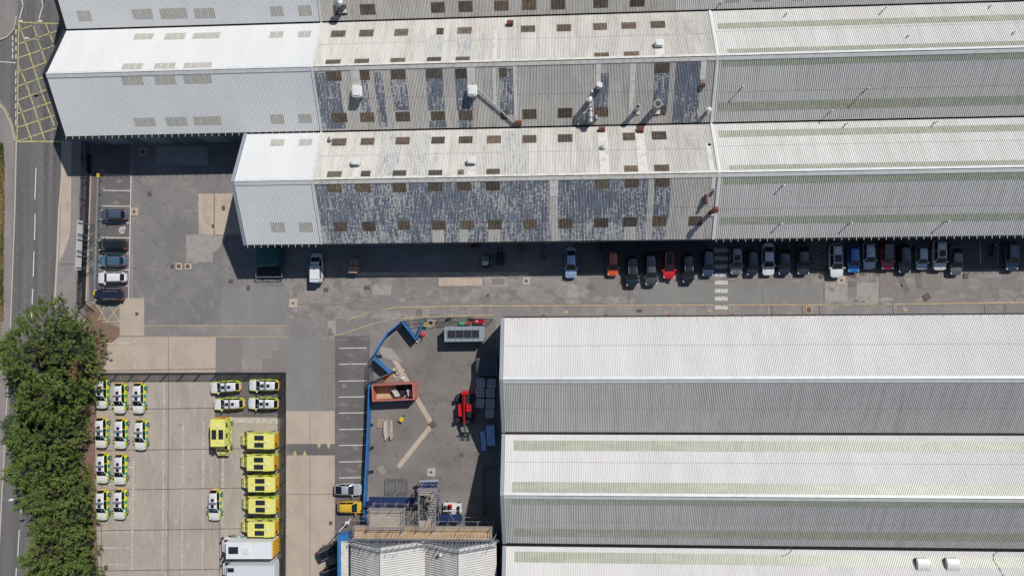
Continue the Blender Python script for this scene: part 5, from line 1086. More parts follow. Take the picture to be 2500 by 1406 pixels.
mb = MB(); mb.bar((-hx, -.05, .5), (-hx - 1.1, -.05, .5), .14, .14); mb.bar((-hx - .9, -.05, .6), (-hx - .5, -.05, .6), .2, .18); mb.build('drawbar', m_galv_d, t); mb = MB(); mb.box(hx - .06, -.9, .5, hx + .12, .9, 2.2); mb.build('end_door', m_cabin, t)
# ---- open red container
c = W(960, 957, 2.4); t = thing('shipping_container', 'open topped rusty red container half filled with rubbish bags', 'container', (c.x, c.y, 0), R(2.6)); hx, hy, h = 3.15, 1.25, 2.55
n = 26
for nm, sg in (('side_wall', -1), ('side_wall', 1)):
    mb = MB()
    for k in range(n):
        x0, x1 = -hx + 2 * hx * k / n, -hx + 2 * hx * (k + 1) / n; o_ = .04 if k % 2 else 0; y = sg * (hy - .04 + o_)
        y0, y1 = sorted((y, y - sg * .035)); mb.box(x0, y0, .15, x1, y1, h - .1)
    mb.build(nm, m_conta, t)
mb = MB(); mb.box(-hx, -hy, .12, -hx + .06, hy, h); mb.build('end_wall', m_conta, t)
mb = MB()
for sg in (-1, 1): y0, y1 = sorted((sg * hy, sg * (hy - .16))); mb.box(-hx, y0, h - .1, hx, y1, h + .02)
mb.box(-hx - .02, -hy - .01, h - .1, -hx + .2, hy + .01, h + .03); mb.box(hx - .22, -hy - .01, h - .12, hx, hy + .01, h + .03); mb.build('top_frame', m_conta, t)
for sg in (-1, 1):
    y0, y1 = sorted((sg * .02, sg * (hy - .02))); mb = MB(); mb.box(hx + .0, y0, .15, hx + .1, y1, h - .02); d_ = mb.build('door', m_conta, t); mb = MB()
    for y in (.35, .9): mb.bar((hx + .14, sg * y, .2), (hx + .14, sg * y, h - .05), .05, .05)
    for z in (.6, 1.3, 2.0): mb.box(hx + .1, y0 + .05, z, hx + .14, y1 - .05, z + .08)
    mb.build('locking_bar', m_conta, d_)
mb = MB(); mb.box(-hx + .06, -hy + .08, .12, hx - .06, hy - .08, .2); mb.build('floor', m_wood, t)
croot = t
def crumple(r, seed, sc=(1, 1, .7)):
    rr = random.Random(seed); mb = MB(); nu, nv = 9, 5; ring = []
    for j in range(nv + 1):
        ph = pi / 2 * j / nv; row = []
        for i in range(nu):
            th = 2 * pi * i / nu; k = r * rr.uniform(.78, 1.12); row.append((k * cos(th) * cos(ph) * sc[0], k * sin(th) * cos(ph) * sc[1], k * sin(ph) * sc[2]))
        ring.append(row)
    for j in range(nv):
        for i in range(nu): i2 = (i + 1) % nu; mb.quad(ring[j][i], ring[j][i2], ring[j + 1][i2], ring[j + 1][i])
    return mb
m_bagw = mat('bag_white', (.62, .62, .6), .6); m_bagk = mat('bag_black', (.025, .025, .028), .35); m_bagb = mat('bag_blue', (.14, .16, .26), .5)
ct, st = cos(R(2.6)), sin(R(2.6))
for k, (x, y, z, r, m, lb) in enumerate(((-.35, -.3, .2, .55, m_bagk, 'black rubbish bag nearest the empty end of the red container'), (.5, .5, .2, .6, m_bagk, 'black rubbish bag at the far side of the red container'), (.9, -.2, .4, .75, m_bagk, 'big black rubbish bag in the middle of the red container'), (1.7, .4, .3, .7, m_bagk, 'black rubbish bag behind the blue grey bag in the red container'), (2.4, -.2, .5, .7, m_bagb, 'blue grey rubbish bag at the door end of the red container'), (1.4, -.75, .2, .4, m_bagw, 'small white bag against the near side of the red container'))):
    mb = crumple(r, k); o = mb.build('rubbish_bag', m); o.location = (c.x + x * ct - y * st, c.y + x * st + y * ct, z); tag(o, lb, 'rubbish bag')
for k in range(7):
    mb = MB(); mb.bar((-.38, 0, .0), (.38, 0, .06), .14, .1); o = mb.build('white_board', m_bagw); x, y = -.25 + k * .09, .25 - k * .17; o.location = (c.x + x * ct - y * st, c.y + x * st + y * ct, 1.0 - .02 * k); o.rotation_euler = (0, .1, R(14)); tag(o, 'white board of the fan of seven lying in the red container', 'board', 'fanned white boards in the container')
for k in range(3):
    mb = MB(); mb.bar((0, -.55, 0), (0, .5, .1), .16, .1); o = mb.build('white_board', m_bagw); x, y = 1.95 + k * .22, -.35; o.location = (c.x + x * ct - y * st, c.y + x * st + y * ct, 1.15); o.rotation_euler = (.1, 0, R(12)); tag(o, 'long white board leaning beside the blue grey bag in the red container', 'board', 'long white boards in the container')
# ---- pallets, timber, rubble
def pallet(px, py, rz, label, m=None, z=0, grp=None):
    t = thing('pallet', label, 'pallet', W(px, py, z), rz, grp); m = m or m_wood_p
    for k in range(7): mb = MB(); mb.box(-.6, -.5 + k * .15, .10, .6, -.5 + k * .15 + .1, .125); mb.build('slat', m, t)
    for x in (-.55, 0, .55): mb = MB(); mb.box(x - .05, -.5, 0, x + .05, .5, .1); mb.build('bearer', m, t)
pallet(930, 1033, R(90), 'single wooden pallet left of the heap of long timbers'); pallet(943, 920, R(40), 'orange brown pallet beneath the thin blue gate leaf', mat('pallet_orange', (.5, .2, .08), .8)); pallet(932, 1147, R(-62), 'pale tilted pallet lying alone in the work yard', m_wood_g)
c = W(948, 1046); t = thing('timber_stack', 'bundle of long pale and grey timbers in the work yard', 'timber', c, R(94))
for k, (y, x0, x1, z, m) in enumerate(((-.6, -1.3, 1.5, .3, m_wood_g), (-.42, -1.5, 1.6, .45, m_tan), (-.2, -1.2, 1.2, .3, m_wood_g), (0, -1.7, 1.1, .3, m_wood_g), (.2, -1.5, 1.4, .5, m_kerb), (.4, -1.2, 1.6, .4, m_white), (.6, -1.1, .9, .3, m_wood_g), (.05, 1.0, 1.3, .65, m_tan))):
    mb = MB(); mb.bar((-x1, y + k * .01, z), (-x0, y - .08, z), .18, .16); mb.build('timber', m, t)
mb = MB(); mb.box(-1.2, -.7, 0, -.9, .7, .2); mb.box(.9, -.7, 0, 1.2, .7, .2); mb.build('bearer', m_wood_g, t)
t = thing('rubble_heap', 'small heap of broken rubble and white scraps beside the gate leaf', 'rubble', W(973, 915)); t['group'] = 'x'; del t['group']
for k in range(16): mb = crumple(rnd.uniform(.1, .3), 50 + k); o = mb.build('chunk', [m_tan, m_white, m_kerb, m_wood_g][k % 4], t); o.location = (rnd.uniform(-.9, .9), rnd.uniform(-.8, .8), 0)
c = W(982, 1022); t = thing('wheelbarrow', 'yellow wheelbarrow in the open work yard below the red container', 'wheelbarrow', c, R(60)); ycap = MATS['yellow_cap']
mb = MB(); mb.prism(rbox(-.35, -.28, .35, .28, .12), .35, .6); mb.build('tray', ycap, t); mb = MB(); mb.cyl((.55, -.05, .18), (.55, .05, .18), .18, k=12); mb.build('wheel', m_rubber, t)
for sg in (1, -1): mb = MB(); mb.bar((.5, sg * .1, .25), (-.8, sg * .3, .55), .04, .04); mb.build('handle', m_black, t)
# coloured boxes, skip tools
def crate(px, py, sx, sy, h, m, label, name='storage_box', cat='box', rz=0, z=0, grp=None):
    c = W(px, py, h); t = thing(name, label, cat, (c.x, c.y, z), rz, grp); mb = MB(); mb.prism(rbox(-sx / 2, -sy / 2, sx / 2, sy / 2, .05), 0, h * .85); mb.build('body', m, t)
    mb = MB(); mb.prism(rbox(-sx / 2 - .03, -sy / 2 - .03, sx / 2 + .03, sy / 2 + .03, .07), h * .85, h); mb.build('lid', m, t); mb = MB(); mb.bar((-sx * .2, sy / 2 + .05, h * .7), (sx * .2, sy / 2 + .05, h * .7), .04, .04); mb.build('handle', m_black, t); return t
m_gbox = mat('box_green', (.06, .48, .22), .5); m_rbox = mat('box_red', (.55, .05, .09), .5)
crate(1128, 789, .75, .4, .6, m_gbox, 'bright green box between the mesh fence and the site cabin'); crate(1142, 789, .75, .4, .6, m_rbox, 'crimson box next right of the green box')
t = crate(1170, 784, 1.4, .55, .8, m_red, 'red plant item in the corner right of the crimson box', 'site_generator', 'generator'); mb = MB(); mb.box(-.5, -.1, .8, -.2, .1, .86); mb.build('cap', m_white, t)
mb = MB(); c = W(1171, 791, .2); mb.box(-.85, -.12, .1, .85, .12, .2); mb.box(-.85, -.12, 0, -.7, .12, .1); mb.box(.7, -.12, 0, .85, .12, .1); o = mb.build('timber_plank', m_tan); o.location = (c.x, c.y, 0); tag(o, 'pale plank lying between the red plant item and the site cabin', 'plank')
t = thing('generator', 'yellow compact generator beside the blue gate leaf', 'generator', W(1039, 790), R(80)); mb = MB(); mb.prism(rbox(-.4, -.3, .4, .3, .1), .15, .7); mb.build('body', ycap, t); mb = MB()
for x in (-.42, .42): mb.bar((x, -.32, .05), (x, -.32, .8), .04, .04); mb.bar((x, .32, .05), (x, .32, .8), .04, .04); mb.bar((x, -.32, .8), (x, .32, .8), .04, .04)
mb.build('frame', m_black, t)
t = thing('jacket_on_tools', 'crimson covered machine at the foot of the blue gate leaf', 'covered machine', W(1032, 816), R(-35)); o = crumple(.5, 71, (1, .8, 1.4)).build('cover', m_rbox, t); mb = MB(); mb.bar((.2, -.3, .2), (.5, -1.1, .1), .08, .08); mb.build('handle', m_black, t); mb = MB(); mb.cyl((-.3, -1.2, .15), (-.1, -1.2, .15), .2, k=10); mb.build('wheel', m_rubber, t); mb = MB(); mb.cyl((-.15, -1.35, .2), (.05, -1.35, .32), .16, .1, 8); mb.build('drum', m_white, t)
t = thing('hard_hat_bucket', 'turquoise bucket just right of the blue gate leaf', 'bucket', W(1042, 800)); mb = MB(); mb.cyl((0, 0, 0), (0, 0, .3), .13, .17, 12); mb.build('bucket', mat('turquoise', (.02, .35, .42), .4), t); mb = MB(); mb.bar((-.17, 0, .32), (.17, 0, .32), .02, .02); mb.build('handle', m_galv, t)
t = thing('concrete_pad', 'pale clipped concrete pad with a dark drain beside the gate leaf', 'drain pad', W(1052, 788)); P_pts = [W(*p) - W(1052, 788) for p in ((1040, 800), (1062, 798), (1064, 782), (1050, 776), (1038, 778))]
mb = MB(); mb.prism([(p.x, p.y) for p in P_pts], 0, .03); mb.build('pad', m_tan, t); mb = MB(); mb.box(-.25, -.25, .03, .25, .25, .045); mb.build('grate', m_black, t)
# dark skip container in the shade + moulded blocks + blue units
c = W(1190, 895, 1.6); t = thing('dark_container', 'dark ridged container in the shade at the white hall end', 'container', (c.x, c.y, 0)); mb = MB(); mb.box(-1.5, -1.3, .1, 1.5, 1.3, 1.9); mb.build('body', m_galv_d, t); mb = MB()
for k in range(9): mb.box(-1.3 + k * .3, -1.25, 1.9, -1.3 + k * .3 + .1, 1.25, 1.96)
mb.build('rib', m_navy, t); mb = MB(); mb.box(-1.75, -.9, .3, -1.52, 1.1, 1.5); mb.build('leaning_board', m_wood_g, t)
m_blk = mat('moulded_grey', (.48, .48, .48), .6)
proto = None
for i, (px, py, rz) in enumerate(((1174, 934, 1), (1200, 935, 0), (1172, 958, 2), (1197, 959, 0), (1172, 984, -6), (1197, 985, 0), (1196, 1009, -1))):
    c = W(px, py, 1.0)
    if proto is None:
        t = thing('moulded_block', '', 'plastic tank', (c.x, c.y, 0), 0); proto = t; mb = MB(); mb.prism(rbox(-.66, -.7, .66, .7, .2), 0, 1.0)
        for a in range(3):
            for b in range(3): mb.prism(rbox(-.62 + a * .42, -.66 + b * .45, -.24 + a * .42, -.25 + b * .45, .12), 1.0, 1.06)
        mb.build('body', m_blk, t); mb = MB()
        for a in (-.22, .22):
            for b in (-.25, .25): mb.cyl((a, b, 1.06), (a, b, 1.07), .06, k=8)
        mb.build('hole', m_black, t)
    else: t = copy_tree(proto)
    t.location = (c.x, c.y, 0); t.rotation_euler.z = R(rz); t['group'] = 'grey moulded tanks at the white hall end'
    t['label'] = ['grey moulded tank at the upper left of the block', 'grey moulded tank at the upper right of the block against the hall', 'grey moulded tank in the second row, left', 'grey moulded tank in the second row, right', 'slightly turned grey moulded tank in the third row, left', 'grey moulded tank in the third row, right', 'lowest grey moulded tank, alone above the blue units'][i]
crate(1198, 1063, 1.15, 2.9, 1.3, mat('unit_blue', (.36, .52, .78), .5), 'long pale blue chest against the white hall end', 'blue_chest', 'chest', R(3))
c = W(1180, 1076, .9); t = thing('blue_machine', 'narrow pale blue machine left of the blue chest', 'machine', (c.x, c.y, 0), R(4)); mb = MB(); mb.prism(rbox(-.38, -1.5, .38, 1.4, .1), .2, .8); mb.build('body', MATS['unit_blue'], t); mb = MB(); mb.box(-.28, .6, .8, .28, 1.3, 1.2); mb.build('console', MATS['unit_blue'], t); mb = MB(); mb.box(-.2, -1.2, .8, .2, -.6, .95); mb.build('cover', MATS['unit_blue'], t)
for y in (-1.1, 1.0): mb = MB(); mb.cyl((-.42, y, .2), (.42, y, .2), .2, k=10); mb.build('wheel', m_rubber, t)
# stacked mesh panels, grey beam, white platforms
c = W(968, 1187); t = thing('mesh_panel_stack', 'pile of galvanised mesh fence panels lying flat in the work yard', 'fence panels', c)
for k in range(5):
    mb = MB(); z = .06 + k * .06; dx, dy = rnd.uniform(-.08, .08), -.12 * k + .3; a, b = 1.72, 1.0
    for y in (-b, b): mb.bar((-a + dx, y + dy, z), (a + dx, y + dy, z), .05, .045)
    for x in (-a, 0, a): mb.bar((x + dx, -b + dy, z), (x + dx, b + dy, z), .05, .045)
    if k == 4:
        for i in range(26): mb.bar((-a + dx, -b + dy + i * 2 * b / 26, z), (a + dx, -b + dy + i * 2 * b / 26, z), .012, .012)
    mb.build('mesh_panel', m_galv, t)
c = W(1048, 1175, 2.4); t = thing('roll_cover', 'grey cylindrical roller at the top of the navy hoarding by the stair tower', 'roller', (c.x, c.y, 2.1)); mb = MB(); mb.cyl((-1.45, -.05, .2), (1.45, .1, .2), .22, k=14); mb.build('roller', m_cabin, t)
for x in (-1.3, 1.3): mb = MB(); mb.bar((x, 0, -2.1), (x, 0, .1), .08, .08); mb.build('leg', m_galv_d, t)
c = W(1104, 1243, .8); t = thing('scissor_lift', 'white and black compact work platform with a red seat, upper of two', 'work platform', (c.x, c.y + .45, 0), R(-3)); mb = MB(); mb.prism(rbox(-1.35, -.42, 1.35, .45, .08), .25, .75); mb.build('body', m_white, t)
mb = MB(); mb.box(-.6, -.3, .75, .0, .3, 1.0); mb.build('seat', m_red, t); 
for x in (-1.0, -.45, .95): mb = MB(); mb.prism(rbox(x - .2, -.45, x + .2, .1, .06), .75, 1.0); mb.build('engine_part', m_black, t)
for x in (-.9, .9):
    for sg in (1, -1): mb = MB(); mb.cyl((x, sg * .38, .22), (x, sg * .52, .22), .22, k=12); mb.build('wheel', m_rubber, t)
t = thing('scissor_lift', 'white and grey compact work platform, lower of two by the navy hoarding', 'work platform', (c.x + .05, c.y - .55, 0), R(2)); mb = MB(); mb.prism(rbox(-1.4, -.4, 1.4, .42, .08), .25, .75); mb.build('body', m_white, t)
mb = MB(); mb.box(-.1, -.4, .75, .5, .35, 1.15); mb.build('control_box', m_blk, t)
for x in (-1.1, -.5, .85): mb = MB(); mb.prism(rbox(x - .25, -.35, x + .25, .3, .06), .75, .95); mb.build('engine_part', m_black, t)
for x in (-.9, .9):
    for sg in (1, -1): mb = MB(); mb.cyl((x, sg * .38, .22), (x, sg * .52, .22), .22, k=12); mb.build('wheel', m_rubber, t)
# brick stacks on the roadway, green shelter, racks
def stack(px, py, m, label, h=1.3):
    c = W(px, py, h); t = thing('wrapped_stack', label, 'pallet stack', (c.x, c.y, 0), R(-3), 'two strapped stacks near the white van'); mb = MB(); mb.box(-.75, -.55, 0, .75, .55, .14); mb.build('pallet', m_wood_g, t)
    for k in range(3): mb = MB(); y = -.5 + k * .35; mb.box(-.68, y, .15, .68, y + .31, h); mb.build('pack', m, t)
    mb = MB()
    for x in (-.4, .35): mb.box(x, -.52, h, x + .04, .55, h + .01)
    mb.build('strap', m_white, t)
stack(863, 639, mat('pack_brown', (.28, .24, .22), .8), 'brown strapped stack wholly in the shade, above the pale one'); stack(861, 658, mat('pack_orange', (.62, .36, .22), .8, 0, [((4, 4, 4), (.5, .3, .2), .4, .6, 3)]), 'pale orange strapped stack catching the sun')
c = W(652, 627, 2.4); t = thing('green_container', 'dark green canopied container in the shade below the short white hall', 'container', (c.x, c.y, 0)); m_grn = mat('canopy_green', (.02, .13, .12), .5)
mb = MB(); mb.box(-1.6, -1.15, .1, 1.75, 1.3, 2.3); mb.build('body', m_grn, t); mb = MB(); mb.box(-1.65, -1.2, 2.3, 1.55, 1.35, 2.42); mb.build('roof', m_grn, t); mb = MB(); mb.bar((-1.5, -1.28, 2.2), (1.3, -1.28, 2.2), .12, .12); mb.build('canopy_rail', m_galv, t)
c = W(657, 664, 1.0); t = thing('open_trailer', 'open frame trailer with pale rails below the green container', 'trailer', (c.x, c.y, 0)); mb = MB(); mb.box(-2.0, -.75, .5, 2.0, .85, .6); mb.build('deck', m_blackm, t)
for y in (-.78, .85): mb = MB(); mb.bar((-2.02, y, 1.1), (2.02, y, 1.1), .07, .07) if y < 0 else mb.bar((-2.02, y, .8), (2.02, y, .8), .05, .05); mb.build('side_rail', m_galv, t)
for x in (-2.02, 2.02): mb = MB(); mb.bar((x, -.78, 1.1), (x, .85, 1.1), .07, .07); mb.build('end_rail', m_galv, t); mb = MB(); mb.bar((x, -.78, .5), (x, -.78, 1.1), .06, .06); mb.build('post', m_galv, t)
for x in (-1.1, 1.1):
    for sg in (1, -1): mb = MB(); mb.cyl((x, sg * .7, .3), (x, sg * .9, .3), .3, k=12); mb.build('wheel', m_rubber, t)
c = W(1271, 602, 1); t = thing('steel_rack', 'yellow brown steel rack frame against the shaded wall', 'rack', (c.x, c.y - .1, 0)); m_ry = mat('rack_yellow', (.3, .2, .06), .6); mb = MB()
for x in (-.6, .6):
    for y in (-.5, .5): mb.bar((x, y, 0), (x, y, 1.6), .06, .06)
mb.build('post', m_ry, t); mb = MB()
for z in (.4, 1.0, 1.6):
    for y in (-.5, .5): mb.bar((-.6, y, z), (.6, y, z), .05, .05)
    for x in (-.6, .6): mb.bar((x, -.5, z), (x, .5, z), .05, .05)
mb.build('rail', m_ry, t); mb = MB(); mb.box(-.5, -.4, .42, .3, .4, .8); mb.build('load', m_galv_d, t)
crate(1281, 625, 1.0, 1.3, .9, mat('crate_grey', (.22, .19, .17), .7), 'grey crate of machine parts below the yellow brown rack', 'parts_crate', 'crate')
crate(1159, 600, 1.1, .5, .8, m_rust, 'dull red box against the shaded wall above the forklifts', 'red_bin', 'bin')
# ---- manholes
def manhole(px, py, label, r=None, sx=.8, sy=.7, m=m_rust, rz=0):
    c = W(px, py); t = thing('manhole_cover', label, 'manhole cover', (c.x, c.y, .09), rz); mb = MB()
    if r: mb.cyl((0, 0, -.01), (0, 0, .012), r, k=20)
    else: mb.box(-sx / 2, -sy / 2, -.01, sx / 2, sy / 2, .012)
    mb.build('frame', m_galv_d if r else m, t); mb = MB()
    if r: mb.cyl((0, 0, .012), (0, 0, .018), r * .85, k=20)
    else: mb.box(-sx * .42, -sy * .42, .012, sx * .42, sy * .42, .018)
    mb.build('cover', m_iron, t)
m_iron = mat('cast_iron', (.16, .10, .085), .75, 0, [((9, 9, 9), (.1, .075, .07), .4, .6, 3)]); m_ir2 = mat('cover_frame', (.12, .06, .05), .8)
for a in ((716, 740, 'round manhole in a chipped tan square, in the open yard above the painted bays', .2), (1285, 686, 'round manhole in a broken tan square near the end of the long concrete strip', .25), (328, 517, 'round manhole in a tan square beside the slate blue hatchback', .25), (1192, 721, 'pale round cover in the access road above the work yard', .25), (1053, 1152, 'round manhole with pale surround in the work yard above the stair tower', .22)):
    manhole(a[0], a[1], a[2], a[3])
for x, y, sx, sy, lb in ((437, 650, .6, .6, 'small square cover in the left one of a pair of tan squares'), (459, 650, .6, .6, 'small square cover in the right one of a pair of tan squares'), (421, 650, .55, .6, 'red brown cover left of the pair of tan squares'), (349, 371, .7, .7, 'dark square cover in shade near the top of the parking yard'), (366, 473, .6, .7, 'red brown cover in cracked tarmac right of the empty bays'),
                      (546, 508, .5, .7, 'dark square cover at the upper right of the tan slab'), (521, 552, .45, .55, 'black square cover on the central joint of the tan slab'), (335, 766, .5, .5, 'black square hole cover in the concrete apron below the navy car'), (564, 686, .7, .55, 'red cover just outside the shadow tip of the short white hall'), (607, 703, .55, .7, 'red cover left of the white van in the sun'),
                      (796, 708, .7, .55, 'grey brown cover right of the white van'), (897, 702, .8, .55, 'grey brown cover left of the pale patch in the access road'), (1561, 758, .7, .45, 'dim cover between the two yellow arrows'), (1976, 756, .5, .6, 'cover framed in yellow paint on the footway'), (2004, 674, .5, .7, 'red cover below the large white off roader'), (2083, 672, .75, .7, 'dull square cover below the vivid blue hatchback'),
                      (2357, 673, .65, .75, 'pink brown cover right of the dusty grey saloon'), (2262, 725, 0, 0, 'tilted square cover in the access road at the right'), (1056, 1036, 0, 0, 'tilted red brown cover where the two tan trench strips meet'), (2054, 684, .35, .35, 'tiny dark cover in a tan square by the white off roader'), (862, 1276 - 0, .5, .5, 'small brown cover beside the camera mast'), (1127, 1110, .5, .45, 'pale square box cover near the telehandler forks'), (808, 1276, .5, .55, 'brown cover at the edge of the tan lane')):
    if sx: manhole(x, y, lb, None, sx, sy, m_ir2)
    else: manhole(x, y, lb, None, .95, .95, m_ir2, R(35))
for x in (1328, 1481, 1634, 1788, 1948, 2106, 2268, 2431):
    c = W(x, 769); t = thing('brick_drain', {1328: 'small orange brick drain at the hall foot, first from the work yard', 1481: 'small orange brick drain at the hall foot, second from the work yard', 1634: 'small orange brick drain at the hall foot, left of the zebra crossing', 1788: 'small orange brick drain at the hall foot, just right of the zebra crossing', 1948: 'small orange brick drain at the hall foot near the framed cover', 2106: 'small orange brick drain at the hall foot by the dark scuff', 2268: 'small orange brick drain at the hall foot, second from the right edge', 2431: 'small orange brick drain at the hall foot, nearest the right edge'}[x], 'drain', c, 0, 'brick drains at the hall foot')
    mb = MB(); mb.box(-.22, -.15, 0, .22, .18, .12); mb.build('brick_surround', mat('brick_orange', (.42, .15, .08), .85), t); mb = MB(); mb.box(-.1, -.08, .12, .1, .1, .13); mb.build('grate', m_black, t)
c = W(1180, 670, 3); 
# ---------------------------------------------------------------- scaffolded building at the bottom
ex, rx, vx = [W(858, 1322, 6.5).x, W(931, 1340, 9.3).x, W(1037, 1320, 6.5).x], 0, 0
E1, R1, V1, R2, E2 = W(856, 1322, 6.0).x, W(931, 1345, 8.8).x, W(1037, 1318, 6.0).x, W(1122, 1338, 8.8).x, W(1212, 1322, 6.0).x
yN = W(940, 1320, 6.0).y
def gable(label, xe, xr, xv, last):
    t = thing('gabled_workshop', label, 'workshop', (xr, yN - 8, 0)); ox, oy = xr, yN - 8; y0, y1 = -9, 8
    mb = MB(); mb.poly([(xe - ox + .1, y1 - .1, 0), (xv - ox - .1, y1 - .1, 0), (xv - ox - .1, y1 - .1, 5.9), (0, y1 - .1, 8.7), (xe - ox + .1, y1 - .1, 5.9)][::-1]); mb.quad((xe - ox + .1, y1 - .1, 0), (xe - ox + .1, y0, 0), (xe - ox + .1, y0, 5.9), (xe - ox + .1, y1 - .1, 5.9)); mb.quad((xv - ox - .1, y0, 0), (xv - ox - .1, y1 - .1, 0), (xv - ox - .1, y1 - .1, 5.9), (xv - ox - .1, y0, 5.9)); mb.build('wall', m_wall, t)
    for a, m, nm in ((xe - ox, m_flash, 'W'), (xv - ox, m_smetal, 'E')):
        mb = MB(); y = y0; p = .33; sg = 1 if a < 0 else -1
        prof = ((0, 0), (.3, 0), (.42, .08), (.78, .08), (.9, 0), (1, 0)); ys = []
        while y < y1:
            for f, h in prof[:-1]: ys.append((y + f * p, h))
            y += p
        ys = [q for q in ys if q[0] <= y1] ; n = len(mb.v)
        for yy, h in ys: mb.v.append((a, yy, 6.0 + h)); mb.v.append((0, yy, 8.8 + h))
        for i in range(len(ys) - 1): b = n + 2 * i; f = (b, b + 1, b + 3, b + 2); mb.f.append(f if sg < 0 else f[::-1]); mb.m.append(1 if (ys[i][1] + ys[i + 1][1]) < .04 else 0)
        mb.build('roof_sheet', [m_smetal, m_gr_e] if a > 0 else [m_smetal_d, m_gr_old], t)  # west slope gets the darker colours, its shade painted in
        mb = MB(); s0, s1 = (a * .32, a * .04) 
        for q0, q1 in ((.06, .32),): mb.poly([(a * q1, -2.6 - .0, 6 + 2.8 * (1 - q1) + .07), (a * q0, -2.6, 6 + 2.8 * (1 - q0) + .07), (a * q0, -8, 6 + 2.8 * (1 - q0) + .07), (a * q1, -8, 6 + 2.8 * (1 - q1) + .07)][::(-1 if a > 0 else 1)])
        mb.build('rooflight', m_rl_e, t)
    mb = MB(); mb.bar((0, y0, 8.88), (0, y1, 8.88), .35, .04); mb.build('ridge_cap', m_flash, t)
    mb = MB(); mb.box(xe - ox - .12, y0, 5.75, xe - ox + .1, y1, 5.95); mb.build('gutter', m_gut, t)
    mb = MB(); q0 = Vector((xe - ox, y1 + .02, 6.05)); mb.bar(q0, (0, y1 + .02, 8.85), .12, .2); mb.bar((0, y1 + .02, 8.85), (xv - ox, y1 + .02, 6.05), .12, .2); mb.build('bargeboard', m_flash, t)
    return t
gable('scaffolded gabled workshop roof at the bottom, left one of two', E1, R1, V1, 0); gable('scaffolded gabled workshop roof at the bottom, right one of two', V1, R2, E2, 1)
for px, py, kx, lb in ((955, 1350, 0, 'small silver vent on the left workshop roof slope that faces the sun'), (1077, 1350, 1, 'silver capped vent with a long shadow on the shaded right workshop slope')):
    c = W(px, py, 7.6); t = thing('workshop_vent', lb, 'roof vent', (c.x, c.y, 6.9)); mb = MB(); mb.cyl((0, 0, -.4), (0, 0, .7 + .5 * kx), .14, k=10); mb.build('pipe', m_galv, t); mb = MB(); mb.cyl((0, 0, .7 + .5 * kx), (0, 0, .95 + .5 * kx), .24, .16, 10); mb.build('cap', m_white, t)
c = W(862, 1370, 6.2); a0, b0 = W(851, 1325, 6.2), W(878, 1325, 6.2)
t = thing('parapet_wall', 'pale capped parapet and blue fascia along the left side of the workshops', 'parapet', (E1, yN - 8, 0)); mb = MB(); mb.box(-1.35, -9, 0, -.28, 8.2, 6.25); mb.build('wall', m_wall, t); mb = MB(); mb.box(-1.3, -9, 6.25, -.25, 8.1, 6.36); mb.build('coping', m_flash_o, t); mb = MB(); mb.box(-1.75, -9, 4.6, -1.36, 8.4, 6.5); mb.box(-1.75, 8.1, 4.6, -.2, 8.9, 6.45); mb.build('blue_fascia', m_blue, t)
